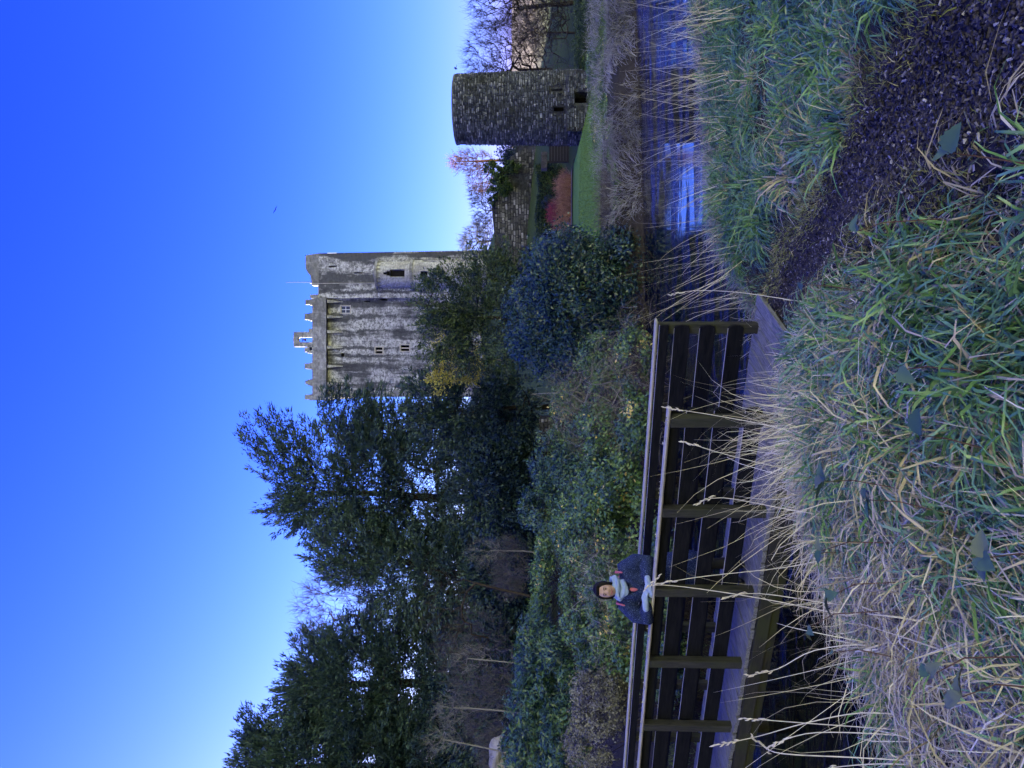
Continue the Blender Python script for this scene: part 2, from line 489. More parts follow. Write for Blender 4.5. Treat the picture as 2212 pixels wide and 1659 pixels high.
# ---------------------------------------------------------------- stone materials
def stone_mat(name, pale, mid, dark, streak=0.5, cell=3.2, moss=None, flat=0.4, zst=0.16, runs=None):
    m, nt, out = new_mat(name)
    w = wcoords(nt); wz = wcoords(nt, (1, 1, zst)); wc = wcoords(nt, (1, 1, 1.9))
    big = tex_noise(nt, 0.55, 5, 0.65, w); st = tex_noise(nt, 0.62, 6, 0.72, wz, 0.3); fine = tex_noise(nt, 3.4, 6, 0.75, w)
    vo = nt.nodes.new('ShaderNodeTexVoronoi'); vo.inputs['Scale'].default_value = cell; nt.links.new(wc, vo.inputs['Vector'])
    ve = nt.nodes.new('ShaderNodeTexVoronoi'); ve.feature = 'DISTANCE_TO_EDGE'; ve.inputs['Scale'].default_value = cell; nt.links.new(wc, ve.inputs['Vector'])
    c = ramp(nt, [(0.30, mid), (0.62, pale)], fine)
    hs = nt.nodes.new('ShaderNodeSeparateColor'); nt.links.new(vo.outputs['Color'], hs.inputs[0])
    c = mixc(nt, 0.75, c, ramp(nt, [(0.0, (0.40,)*3), (1.0, (1.05,)*3)], hs.outputs[0]), 'MULTIPLY')
    stain = ramp(nt, [(0.485, (0, 0, 0)), (0.555, (1, 1, 1))], maths(nt, 'ADD', maths(nt, 'MULTIPLY', st, 0.65), maths(nt, 'MULTIPLY', big, 0.35)))
    patchy = ramp(nt, [(0.50, (0, 0, 0)), (0.55, (1, 1, 1))], tex_noise(nt, 2.6, 7, 0.85, w))
    sf = maths(nt, 'MULTIPLY', maths(nt, 'MAXIMUM', maths(nt, 'MULTIPLY', stain, 1.0), maths(nt, 'MULTIPLY', patchy, flat)), streak)
    c = mixc(nt, sf, c, dark)
    if runs:      # dark water runs down the wall from given places (x0, x1, positions, top z)
        x0, x1, pos, zt_ = runs
        sxyz = nt.nodes.new('ShaderNodeSeparateXYZ'); nt.links.new(wcoords(nt), sxyz.inputs[0])
        wig = maths(nt, 'MULTIPLY', maths(nt, 'SUBTRACT', tex_noise(nt, 0.35, 5, 0.75, w), 0.5), 1.5)
        mr = nt.nodes.new('ShaderNodeMapRange'); mr.inputs[1].default_value = x0; mr.inputs[2].default_value = x1
        nt.links.new(maths(nt, 'ADD', sxyz.outputs[0], wig), mr.inputs[0])
        stops = [(0.0, (0, 0, 0))]
        for q, hw in pos:
            c_ = (q-x0)/(x1-x0); d_ = hw/(x1-x0); stops += [(max(0, c_-d_), (0, 0, 0)), (c_, (1, 1, 1)), (min(1, c_+d_), (0, 0, 0))]
        band = ramp(nt, stops, mr.outputs[0])
        fz = nt.nodes.new('ShaderNodeMapRange'); fz.inputs[1].default_value = zt_-15; fz.inputs[2].default_value = zt_; fz.inputs[3].default_value = 0.25; fz.inputs[4].default_value = 1.25
        nt.links.new(sxyz.outputs[2], fz.inputs[0])
        rf = maths(nt, 'MULTIPLY', maths(nt, 'MULTIPLY', band, fz.outputs[0]), maths(nt, 'MULTIPLY', maths(nt, 'MULTIPLY', tex_noise(nt, 1.6, 6, 0.85, w), tex_noise(nt, 0.45, 3, 0.6, w)), 4.2))
        c = mixc(nt, maths(nt, 'MULTIPLY', ramp(nt, [(0.27, (0, 0, 0)), (0.68, (1, 1, 1))], rf), 0.85), c, dark)
    if moss:
        mf = ramp(nt, [(0.52, (0, 0, 0)), (0.66, (1, 1, 1))], tex_noise(nt, 1.1, 5, 0.7, w))
        c = mixc(nt, maths(nt, 'MULTIPLY', mf, 0.8), c, moss)
    hgt = maths(nt, 'ADD', maths(nt, 'MINIMUM', maths(nt, 'MULTIPLY', ve.outputs[0], 6.0), 0.6), maths(nt, 'MULTIPLY', fine, 0.7))
    finish(nt, out, c, 0.95, hgt, 0.6, 0.06, 0.1)
    return m

PARA_M = stone_mat('parapet_stone', (0.36, 0.355, 0.345), (0.23, 0.225, 0.22), (0.085, 0.083, 0.08), 0.6, 2.6)
ORIEL_M = stone_mat('oriel_plaster', (0.50, 0.49, 0.475), (0.35, 0.34, 0.325), (0.13, 0.12, 0.11), 0.45, 5, flat=0.3)
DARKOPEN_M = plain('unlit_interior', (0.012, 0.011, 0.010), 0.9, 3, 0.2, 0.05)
RT_M = stone_mat('tower_mortar', (0.092, 0.097, 0.105), (0.050, 0.053, 0.058), (0.022, 0.022, 0.018), 0.6, 4)
def stone_piece_mat(name, cols):
    m, nt, out = new_mat(name)
    oi = nt.nodes.new('ShaderNodeObjectInfo'); a = nt.nodes.new('ShaderNodeAttribute'); a.attribute_name = 'rnd'
    f = maths(nt, 'FRACT', maths(nt, 'ADD', oi.outputs['Random'], a.outputs['Fac']))
    w = wcoords(nt); fine = tex_noise(nt, 9, 5, 0.75, w); big = tex_noise(nt, 0.8, 5, 0.7, w)
    c = ramp(nt, cols, f)
    c = mixc(nt, 0.75, c, ramp(nt, [(0.3, (0.35,)*3), (0.7, (1.15,)*3)], fine), 'MULTIPLY')
    c = mixc(nt, maths(nt, 'MULTIPLY', ramp(nt, [(0.48, (0, 0, 0)), (0.6, (1, 1, 1))], big), 0.6), c, (0.030, 0.032, 0.022))
    finish(nt, out, c, 0.95, fine, 0.6, 0.03, 0.1)
    return m
RTS_M = stone_piece_mat('tower_stone', [(0, (0.052, 0.060, 0.078)), (0.5, (0.115, 0.128, 0.155)), (0.85, (0.20, 0.212, 0.24)), (1, (0.42, 0.43, 0.45))])
CWS_M = stone_piece_mat('curtain_wall_stone', [(0, (0.06, 0.06, 0.057)), (0.55, (0.14, 0.135, 0.125)), (0.85, (0.24, 0.235, 0.22)), (1, (0.42, 0.41, 0.39))])

# ---------------------------------------------------------------- walls with real openings
def wall_open(name, mp, u0, u1, z0, z1, ops, mat, parent, depth=0.45, du=None, pane=DARKOPEN_M, dz=1.6):
    """mp(u, z, inset) -> point; ops: (ua, ub, za, zb) are cut out, with reveals and a dark back"""
    us = {u0, u1}; zs = {z0, z1}
    for o_ in ops: us |= {o_[0], o_[1]}; zs |= {o_[2], o_[3]}
    if du:
        k = max(1, int(round((u1-u0)/du))); us |= {u0+(u1-u0)*i/k for i in range(k+1)}
    k = max(1, int(round((z1-z0)/dz))); zs |= {z0+(z1-z0)*i/k for i in range(k+1)}
    us = sorted(us); zs = sorted(zs)
    mb = MB(); idx = {}
    def vid(i, j):
        if (i, j) not in idx: idx[(i, j)] = len(mb.v); mb.v.append(tuple(mp(us[i], zs[j], 0)))
        return idx[(i, j)]
    for i in range(len(us)-1):
        for j in range(len(zs)-1):
            cu, cz = (us[i]+us[i+1])/2, (zs[j]+zs[j+1])/2
            if any(o_[0] < cu < o_[1] and o_[2] < cz < o_[3] for o_ in ops): continue
            mb.f.append((vid(i, j), vid(i+1, j), vid(i+1, j+1), vid(i, j+1)))
    for (a, b, c_, d_) in ops:
        for (p, q) in (((a, c_), (b, c_)), ((b, c_), (b, d_)), ((b, d_), (a, d_)), ((a, d_), (a, c_))):
            mb.add([mp(p[0], p[1], 0), mp(q[0], q[1], 0), mp(q[0], q[1], depth), mp(p[0], p[1], depth)], [(0, 1, 2, 3)])
    w_ = mb.build(name, mat, parent); wins = []
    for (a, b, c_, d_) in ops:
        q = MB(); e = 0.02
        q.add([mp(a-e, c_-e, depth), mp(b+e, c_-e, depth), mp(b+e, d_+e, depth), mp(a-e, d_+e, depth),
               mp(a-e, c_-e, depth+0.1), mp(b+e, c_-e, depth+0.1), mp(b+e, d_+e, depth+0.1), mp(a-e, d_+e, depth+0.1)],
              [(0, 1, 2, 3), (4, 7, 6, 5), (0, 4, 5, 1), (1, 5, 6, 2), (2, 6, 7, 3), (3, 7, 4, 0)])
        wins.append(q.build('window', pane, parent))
    return wins

# ---------------------------------------------------------------- the keep
KY = 85.0; KS = KY/(1953*3.687)
def ks(yz): return D(0, (600+yz/3.687)*0.85077, KY).x
def kz(xz): return D((700+xz/3.687)*0.85077, 829, KY).z
KEEP_M = stone_mat('keep_limewashed_rubble', (0.60, 0.59, 0.575), (0.33, 0.322, 0.31), (0.045, 0.046, 0.050), 0.92, 3.4, flat=0.85, zst=0.09,
                   runs=(ks(1500), ks(192), [(ks(y_), h_) for y_, h_ in ((1500, 0.4), (1382, 0.3), (1220, 0.7), (1120, 0.3), (1048, 0.3), (905, 0.22), (768, 0.6), (640, 0.8), (540, 0.35))], kz(500)))
keep = empty('castle_keep', (ks(850), KY, 5.0), 'tall pale stone castle keep with stepped battlements and bell gable', 'castle')
ko = Vector(keep.location)
def K(x, y, z): return (x-ko.x, y-ko.y, z-ko.z)
XL, XM, XR = ks(1500), ks(600), ks(192)
ZB, ZC, ZP, ZT = 6.0, kz(500), kz(360), kz(290)
DEP = 13.0
def kbox(name, x0, x1, y0, y1, z0, z1, mat, parent=keep, bevel=0.0):
    mb = MB(); a = K(x0, y0, z0); b = K(x1, y1, z1); mb.box(a[0], b[0], a[1], b[1], a[2], b[2])
    return mb.build(name, mat, parent, bevel=bevel)
def op(xa, xb, ya, yb): return (ks(yb), ks(ya), kz(xb), kz(xa))
win_two = [op(935, 1000, 1047, 1103), op(1170, 1250, 1027, 1080)]
win_up = [op(612, 695, 667, 730)]
slits = [op(830, 885, 618, 630), op(985, 1047, 600, 618), op(1185, 1255, 665, 674), op(612, 642, 1098, 1130)]
slitsR = [op(510, 582, 302, 314), op(740, 822, 363, 376)]
KW = wall_open('wall', lambda u, z, i: K(u, KY+i, z), XL, XM, ZB, ZC+1.05, win_two+win_up+slits, KEEP_M, keep, 0.6)
# side and rear walls of the main block
mb = MB()
def quad(p, q, r, s): mb.add([K(*p), K(*q), K(*r), K(*s)], [(0, 1, 2, 3)])
quad((XL, KY+DEP, ZB), (XL, KY, ZB), (XL, KY, ZC), (XL, KY+DEP, ZC))
quad((XR-0.2, KY+DEP, ZB), (XL, KY+DEP, ZB), (XL, KY+DEP, ZC), (XR-0.2, KY+DEP, ZC))
quad((XL, KY, ZC-0.02), (XM, KY, ZC-0.02), (XM, KY+DEP, ZC-0.02), (XL, KY+DEP, ZC-0.02))
mb.build('wall', KEEP_M, keep)
# right-hand turret block, standing forward of the main wall, with its sloping top
TY = KY-0.55
prof = [(205, 292), (255, 292), (330, 296), (362, 312), (392, 338), (440, 346), (462, 350), (480, 352), (480, 410), (600, 410)]
zlow = kz(415)
wall_open('wall', lambda u, z, i: K(u + (0.012*(ZT-z) if u > XR-0.05 else 0), TY+i, z), XM, XR, ZB, zlow, slitsR, KEEP_M, keep, 0.6)
mb = MB()
poly = [(K(ks(y_), 0, 0)[0], K(0, 0, kz(x_))[2]) for y_, x_ in prof]       # from right to left
poly = [(K(XM, 0, 0)[0], K(0, 0, zlow)[2]), (K(XR, 0, 0)[0]+0.05, K(0, 0, zlow)[2])] + poly
mb.prism(poly, 'y', TY-KY+0.003, TY-KY+0.9)
mb.build('turret_top', PARA_M, keep)
mb = MB()
xb = XR+0.012*(ZT-ZB)
quad((xb, TY, ZB), (xb, KY+DEP, ZB), (XR+0.05, KY+DEP, ZT-1.5), (XR+0.05, TY, ZT-1.5))
quad((XM, KY+0.01, ZB), (XM, TY, ZB), (XM, TY, zlow), (XM, KY+0.01, zlow))
quad((XM, TY, zlow-0.02), (XR, TY, zlow-0.02), (XR, KY+DEP, zlow-0.02), (XM, KY+DEP, zlow-0.02))
mb.build('wall', KEEP_M, keep)
# overhanging parapet with its stepped merlons
PF = KY-0.75
kbox('parapet', ks(1532), XM-0.02, PF, PF+0.6, ZC+0.12, ZP, PARA_M)
kbox('parapet', ks(1532), ks(1532)+0.55, PF+0.603, KY+DEP, ZC+0.12, ZP-0.004, PARA_M)
kbox('parapet', ks(1532)+0.553, XR, KY+DEP-0.5, KY+DEP+0.1, ZC+0.12, ZP-0.3, PARA_M)
kbox('parapet_soffit', ks(1532)+0.56, XM-0.03, PF+0.603, KY-0.003, ZC+1.0, ZC+1.1, PARA_M)
def merlon(ya, yb, lo=360, hi=290, steps=3):
    a, b = ks(yb), ks(ya); z0, z1 = kz(lo), kz(hi); mb = MB()
    for i in range(steps):
        ins = (b-a)*0.14*i*(0.5+random.random()*0.6)
        zz0 = z0+(z1-z0)*i/steps; zz1 = z0+(z1-z0)*(i+1)/steps
        p = K(a+ins, PF-0.003*(i % 2), zz0); q = K(b-ins*0.7, PF+0.55, zz1)
        mb.box(p[0], q[0], p[1], q[1], p[2], q[2])
    return mb.build('merlon', PARA_M, keep)
for ya, yb in ((1475, 1532), (1338, 1402), (1188, 1252), (1042, 1104), (733, 806), (608, 664)): merlon(ya, yb, 360, 290+random.randint(-3, 8))
merlon(565, 600, 410, 340, 2); merlon(878, 908, 360, 328, 1); merlon(1047, 1075, 359, 315, 1)
# merlons along the left-hand return and the rear
for i in range(4):
    y0 = KY+1.6+i*2.9
    mb = MB(); p = K(ks(1532)+0.004, y0, ZP-0.006); mb.box(p[0], p[0]+0.5, p[1], p[1]+1.0, p[2], p[2]+0.45); mb.box(p[0]+0.003, p[0]+0.49, p[1]+0.2, p[1]+0.8, p[2]+0.45, p[2]+0.8)
    mb.build('merlon', PARA_M, keep)
# corbels under the overhang
for yz in (628, 768, 905, 1048, 1220, 1382, 1506):
    x = ks(yz); mb = MB(); wd = 0.17
    vs_ = [K(x-wd, PF+0.02, ZC+0.015), K(x+wd, PF+0.02, ZC+0.015), K(x+wd, KY-0.002, ZC+0.015), K(x-wd, KY-0.002, ZC+0.015),
           K(x-wd*0.9, PF+0.1, ZC-0.25), K(x+wd*0.9, PF+0.1, ZC-0.25), K(x-0.05, KY-0.03, ZC-1.55), K(x+0.05, KY-0.03, ZC-1.55), K(x+wd*0.9, KY-0.002, ZC-0.25), K(x-wd*0.9, KY-0.002, ZC-0.25)]
    mb.add(vs_, [(0, 3, 2, 1), (0, 1, 5, 4), (4, 5, 7, 6), (1, 2, 8, 5), (3, 0, 4, 9), (5, 8, 7), (9, 4, 6)])
    mb.build('corbel', ORIEL_M, keep)
for i in range(5):     # corbels of the left-hand return, catching the sun
    y0 = KY+0.9+i*2.5; mb = MB(); x0 = XL-0.003
    vs_ = [K(XL-0.33, y0-0.17, ZC+0.1), K(XL-0.33, y0+0.17, ZC+0.1), K(x0, y0+0.17, ZC+0.1), K(x0, y0-0.17, ZC+0.1), K(x0, y0-0.06, ZC-1.5), K(x0, y0+0.06, ZC-1.5)]
    mb.add(vs_, [(0, 1, 2, 3), (0, 4, 5, 1), (0, 3, 4), (1, 5, 2)]); mb.build('corbel', ORIEL_M, keep)
# bell gable
mb = MB(); a, b = ks(1043), ks(907); z0, z1 = ZP-0.02, kz(182); oa, ob = ks(1000), ks(955); zt = kz(248)
def kprism(mb, pts, y0, y1):
    mb.prism([(x-ko.x, z-ko.z) for x, z in pts], 'y', y0-ko.y, y1-ko.y)
kprism(mb, [(a, z0), (oa, z0), (oa, zt), (a, zt)], PF+0.01, PF+0.6)
kprism(mb, [(ob, z0), (b, z0), (b, zt), (ob, zt)], PF+0.01, PF+0.6)
arc = [(oa+(ob-oa)*(0.5-0.5*math.cos(math.pi*i/8)), zt+(ob-oa)*0.5*math.sin(math.pi*i/8)) for i in range(9)]
kprism(mb, [(a, zt)] + arc[:5] + [((a+b)/2, z1), (a, z1-0.1)], PF+0.01, PF+0.6)
kprism(mb, arc[4:] + [(b, zt), (b, z1-0.1), ((a+b)/2, z1)], PF+0.01, PF+0.6)
gable = mb.build('bell_gable', PARA_M, keep)
mb = MB(); bc = K((oa+ob)/2, PF+0.3, kz(292))
mb.lathe([(0.0, 0.34), (0.07, 0.33), (0.09, 0.2), (0.12, 0.08), (0.19, 0.0), (0.18, -0.02), (0.0, -0.02)], bc[0], bc[1], 14)
mb.v = [(x, y, z+bc[2]) for x, y, z in mb.v]; mb.tube([(bc[0]-0.27, bc[1], bc[2]+0.36), (bc[0]+0.27, bc[1], bc[2]+0.36)], [0.03, 0.03], 6)
mb.build('bell', plain('bell_bronze', (0.05, 0.045, 0.035), 0.5), gable, smooth=True)
# flagpole and conductor
mb = MB(); x = ks(446); mb.tube([K(x, TY+0.5, kz(352)), K(x, TY+0.5, kz(96))], [0.035, 0.02], 6); mb.build('flagpole', plain('flagpole_grey', (0.015, 0.015, 0.016), 0.8), keep)
mb = MB(); x = ks(464); mb.tube([K(x, TY-0.03, kz(340)), K(x, TY-0.03, kz(955))], [0.035, 0.035], 5); mb.build('conductor', plain('conductor_lead', (0.35, 0.33, 0.30), 0.5), keep)
# window dressings
FR_M = plain('window_dressed_stone', (0.40, 0.36, 0.30), 0.9, 6, 0.2)
WH_M = plain('window_white_paint', (0.6, 0.58, 0.52), 0.6, 6, 0.1)
GL_M = plain('window_glass', (0.05, 0.055, 0.06), 0.08, 3, 0.2, 0.5, 0.0)
for wi, (ua, ub, za, zb) in enumerate(win_two):
    kbox('mullion', (ua+ub)/2-0.06, (ua+ub)/2+0.06, KY+0.05, KY+0.3, za+0.001, zb-0.001, FR_M, KW[wi])
    for (x0, x1, z0, z1) in ((ua-0.1, ua-0.002, za, zb+0.1), (ub+0.002, ub+0.1, za, zb+0.1), (ua-0.002, ub+0.002, zb+0.002, zb+0.12), (ua-0.12, ub+0.12, za-0.12, za-0.002)):
        kbox('surround', x0, x1, KY-0.04, KY+0.05, z0, z1, FR_M, KW[wi])
ua, ub, za, zb = win_up[0]
kbox('pane', ua+0.01, ub-0.01, KY+0.2, KY+0.22, za+0.01, zb-0.01, GL_M, KW[2])
for k in range(3):
    x = ua+(ub-ua)*k/2; kbox('glazing_bar', x-0.035, x+0.035, KY+0.14, KY+0.196, za+0.002, zb-0.002, WH_M, KW[2])
    z = za+(zb-za)*k/2; kbox('glazing_bar', ua+0.04, ub-0.04, KY+0.13, KY+0.137, z-0.035, z+0.035, WH_M, KW[2])
for (x0, x1, z0, z1) in ((ua-0.1, ua-0.002, za, zb+0.1), (ub+0.002, ub+0.1, za, zb+0.1), (ua-0.002, ub+0.002, zb+0.002, zb+0.12), (ua-0.12, ub+0.12, za-0.12, za-0.002)):
    kbox('surround', x0, x1, KY-0.04, KY+0.05, z0, z1, FR_M, KW[2])
# oriel: a half-round projection, the upper storey set back under a moulded ring
OX = ks(390); R1, R2 = (ks(255)-ks(520))/2, (ks(268)-ks(508))/2
def oriel(Rr): return lambda a_, z, i: K(OX+(Rr-i)*math.sin(a_), TY-0.02-(Rr-i)*math.cos(a_)*0.92, z)
def aop(Rr, xa, xb, ya, yb):
    f_ = lambda y_: math.asin(max(-0.97, min(0.97, (ks(y_)-OX)/Rr)))
    return (f_(yb), f_(ya), kz(xb), kz(xa))
ZO = kz(1295); ZO2 = kz(968)
low_ops = [aop(R1, 1385, 1447, 375, 435), aop(R1, 1700, 1762, 345, 408), aop(R1, 1392, 1518, 264, 286), aop(R1, 1712, 1790, 262, 282)]
OW = wall_open('oriel_wall', oriel(R1), -math.pi/2, math.pi/2, ZB, ZO, low_ops, ORIEL_M, keep, 0.3, du=0.2, dz=3)
up_ops = [aop(R2, 1100, 1235, 355, 425), aop(R2, 1068, 1105, 368, 412), aop(R2, 1040, 1072, 380, 402)]
wall_open('oriel_wall', oriel(R2), -math.pi/2, math.pi/2, ZO, ZO2, up_ops, ORIEL_M, keep, 0.3, du=0.2, dz=3)
def ring(R_, z0, z1, name='moulding', ex=0.1):
    mb = MB(); n_ = 20
    for i in range(n_):
        a0 = -math.pi/2+math.pi*i/n_; a1 = -math.pi/2+math.pi*(i+1)/n_
        o1, o2 = oriel(R_+ex), oriel(R_-0.1)
        mb.add([o1(a0, z0, 0), o1(a1, z0, 0), o1(a1, z1, 0), o1(a0, z1, 0), o2(a0, z0, 0), o2(a1, z0, 0), o2(a1, z1, 0), o2(a0, z1, 0)],
               [(0, 1, 2, 3), (3, 2, 6, 7), (4, 5, 1, 0)])
    return mb.build(name, PARA_M, keep)
ring(R1, ZO-0.16, ZO+0.16); ring(R2, ZO2-0.15, ZO2+0.12, ex=0.16)
mb = MB(); f_ = oriel(R2+0.1); top = K(OX, TY, ZO2+0.55)
rim = [f_(-math.pi/2+math.pi*i/16, ZO2+0.122, 0) for i in range(17)]
mb.add(rim+[top], [(i, i+1, 17) for i in range(16)]); mb.build('oriel_roof', PARA_M, keep)
for i in range(9):     # little brackets below the ring
    a_ = -1.35+2.7*i/8; mb = MB(); f1 = oriel(R2+0.14); f2 = oriel(R2-0.01)
    mb.add([f1(a_-0.05, ZO2-0.152, 0), f1(a_+0.05, ZO2-0.152, 0), f2(a_+0.05, ZO2-0.55, 0), f2(a_-0.05, ZO2-0.55, 0), f2(a_-0.05, ZO2-0.152, 0), f2(a_+0.05, ZO2-0.152, 0)],
           [(0, 1, 2, 3), (0, 3, 4), (1, 5, 2)]); mb.build('bracket', PARA_M, keep)
for wi, o_ in enumerate(low_ops[:2]):
    f_ = oriel(R1+0.035); mb = MB(); a0, a1, z0, z1 = o_; e = 0.045
    for (p0, p1, q0, q1) in ((a0-e, a0, z0, z1), (a1, a1+e, z0, z1), (a0-e, a1+e, z1, z1+0.12), (a0-e, a1+e, z0-0.12, z0)):
        mb.add([f_(p0, q0, 0), f_(p1, q0, 0), f_(p1, q1, 0), f_(p0, q1, 0), f_(p0, q0, 0.1), f_(p1, q0, 0.1), f_(p1, q1, 0.1), f_(p0, q1, 0.1)],
               [(0, 1, 2, 3), (0, 4, 5, 1), (1, 5, 6, 2), (2, 6, 7, 3), (3, 7, 4, 0)])
    mb.build('surround', FR_M, OW[wi])
# irregular corner stones
for k in range(26):
    z0 = ZC-2.2-k*0.62
    if z0 < 9: break
    l = 0.75 if k % 2 else 0.45
    kbox('quoin', XL-0.015, XL+l, KY-0.03, KY+(0.4 if k % 2 else 0.7), z0, z0+0.57, PARA_M, bevel=0.02)

# ---------------------------------------------------------------- round watch tower
TX_, TYc = D(0, 253, 46).x, 46.0
RB, RTp = 2.16, 1.99
tz0, tz1 = 0.2, D(986, 253, 46).z
tower = empty('round_tower', (TX_, TYc, tz0), 'dark round stone watch tower with flat top beside the lawn', 'tower')
def trad(z): return RB+(RTp-RB)*(z-tz0)/(tz1-tz0)
def tmap(a_, z, i):
    r_ = trad(z)-i; return (r_*math.sin(a_), -r_*math.cos(a_), z-tz0)
def tpix(xd): return D(xd, 253, 44).z
t_ops = [(-0.42, -0.30, tpix(1218), tpix(1197)), (0.13, 0.20, tpix(1215), tpix(1190))]
wall_open('wall', lambda a_, z, i: tmap(a_, z, i+0.02), -math.pi, math.pi, tz0, tz1, t_ops, RT_M, tower, 0.5, du=0.16, dz=1.0)
mb = MB(); k_ = 48
mb.lathe([(RTp-0.25, tz1-tz0-0.06), (RTp+0.025, tz1-tz0-0.05), (RTp+0.04, tz1-tz0+0.0), (RTp+0.02, tz1-tz0+0.05), (RTp-0.1, tz1-tz0+0.08), (0, tz1-tz0+0.07)], 0, 0, k_)
mb.build('coping', stone_piece_mat('coping_stone', [(0, (0.12, 0.125, 0.13)), (1, (0.12, 0.125, 0.13))]), tower)
def stone_mesh(i):
    r = random.Random(i); bm = bmesh.new(); bmesh.ops.create_cube(bm, size=1)
    for v in bm.verts:
        v.co.x *= 1-0.12*r.random(); v.co.z *= 1-0.16*r.random()
        if v.co.y < 0: v.co.x *= 0.9; v.co.z *= 0.86; v.co.y *= 1-0.25*r.random()
    me = bpy.data.meshes.new('stone'); bm.to_mesh(me); bm.free(); return me
def lay_stones(parent, place, rows, ulen, mat, hrow, seed, nbig=300, wrange=(0.16, 0.5), skip=None, proud=0.05):
    """courses of rubble; the biggest as single stones, the rest as one part"""
    r = random.Random(seed); all_ = []
    z = rows[0]
    while z < rows[1]-0.05:
        h = hrow*r.uniform(0.6, 1.6); u = ulen[0]+r.uniform(-0.2, 0)
        while u < ulen[1]:
            w_ = r.uniform(*wrange)
            uc, zc = u+w_/2, z+h/2
            if u > ulen[0] and u+w_ < ulen[1] and not (skip and skip(uc, zc, w_, h)): all_.append((w_*h, uc, zc+r.uniform(-0.1, 0.1)*h, w_-0.02, h*r.uniform(0.72, 1.06)-0.012, r.uniform(0.3, 1.5)*proud, r.uniform(-0.07, 0.07)))
            u += w_
        z += h
    all_.sort(key=lambda s: -s[0])
    meshes = []
    for i in range(6):
        me = stone_mesh(seed*10+i); me.materials.append(mat); meshes.append(me)
    for i, s in enumerate(all_[:nbig]):
        o_ = bpy.data.objects.new('stone', meshes[i % 6]); C.objects.link(o_); o_.parent = parent
        p, ang = place(s[1], s[2]); o_.location = p; o_.rotation_euler = (0, s[6], ang); o_.scale = (s[3], 2*s[5]+0.06, s[4])
    base = np.array([v.co for v in meshes[0].vertices]); bf = np.array([list(p.vertices) for p in meshes[0].polygons])
    Vs, Fs, Rn = [], [], []
    for i, s in enumerate(all_[nbig:]):
        p, ang = place(s[1], s[2]); c_, s_ = math.cos(ang), math.sin(ang)
        q = base*np.array([s[3], 2*s[5]+0.06, s[4]])
        if i % 2: q = q*np.array([-1, 1, 1])
        q = np.stack([q[:, 0]*c_-q[:, 1]*s_, q[:, 0]*s_+q[:, 1]*c_, q[:, 2]], 1)+np.array(p)
        Vs.append(q); Fs.append((bf[:, ::-1] if i % 2 else bf)+8*i); Rn.append(np.full(8, r.random()))
    if Vs:
        o_ = npmesh('small_stones', np.concatenate(Vs), np.concatenate(Fs), mat, parent, rnd=np.concatenate(Rn)); o_['kind'] = 'stuff'
def tplace(u, z):
    a_ = u/RB; return Vector(tmap(a_, z+tz0, 0)), a_
lay_stones(tower, tplace, (0.3, tz1-tz0-0.02), (-RB*1.75, RB*1.75), RTS_M, 0.10, 3, 300, (0.10, 0.36),
           skip=lambda u, z, w_, h: any(o_[0]*RB-0.04 < u+w_/2 and u-w_/2 < o_[1]*RB+0.04 and o_[2]-tz0-0.03 < z+h/2 and z-h/2 < o_[3]-tz0+0.03 for o_ in t_ops), proud=0.03)

# rough rubble arch at the foot of the tower
AY = 42.6; ax0, ax1 = D(0, 300, AY).x, D(0, 172, AY).x; az0 = 0.55; az1 = D(1226, 230, AY).z
oc0, oc1 = D(0, 241, AY).x, D(0, 217, AY).x; oz1 = D(1242, 230, AY).z
arch = empty('rubble_arch', ((ax0+ax1)/2, AY, az0), 'low rough rubble wall with a black arched culvert mouth below the tower', 'stone arch')
aox = (ax0+ax1)/2
wall_open('wall', lambda u, z, i: (u-aox, i+0.06, z-az0), ax0, ax1, az0-0.6, az1, [(oc0, oc1, az0-0.5, oz1)], RT_M, arch, 1.0)
mb = MB(); mb.box(ax0-aox, ax1-aox, 0.06, 1.6, az1-az0, az1-az0+0.06); mb.build('wall_top', RT_M, arch)
lay_stones(arch, lambda u, z: (Vector((u-aox, 0.05, z-az0)), 0.0), (az0-0.3, az1), (ax0, ax1), RTS_M, 0.11, 5, 200, (0.14, 0.34),
           skip=lambda u, z, w_, h: (oc0-0.05 < u+w_/2 and u-w_/2 < oc1+0.05 and z-h/2 < oz1+0.02), proud=0.05)

# ---------------------------------------------------------------- curtain wall below the keep
CWY = 66.0
cx0, cx1 = D(0, 585, CWY).x, D(0, 326, CWY).x
czt = [(585, 1068), (555, 1068), (520, 1068), (480, 1064), (450, 1062), (430, 1072), (400, 1075), (380, 1082), (358, 1098), (345, 1115), (326, 1118)]
cz0 = 1.0
cw = empty('curtain_wall', ((cx0+cx1)/2, CWY, cz0), 'ruined grey curtain wall between the keep and the round tower', 'wall')
cox = (cx0+cx1)/2
tops = [(D(0, y_, CWY).x, D(x_, 829, CWY).z) for y_, x_ in czt]
def ctop(x):
    return float(np.interp(x, [t_[0] for t_ in tops], [t_[1] for t_ in tops]))
mb = MB(); pol = [(x-cox, z-cz0) for x, z in tops]
mb.prism([(cx0-cox, -1), (cx1-cox, -1)]+pol[::-1], 'y', 0.05, 1.3); mb.build('wall', RT_M, cw)
lay_stones(cw, lambda u, z: (Vector((u-cox, 0.03, z-cz0)), 0.0), (D(1165, 0, CWY).z, D(1060, 0, CWY).z), (cx0, cx1), CWS_M, 0.21, 8, 290, (0.18, 0.7),
           skip=lambda u, z, w_, h: z+h/2 > ctop(u)-0.05 or (math.sin(u*1.3+z*0.7)+math.sin(u*0.6-z*1.7) > 1.0), proud=0.07)

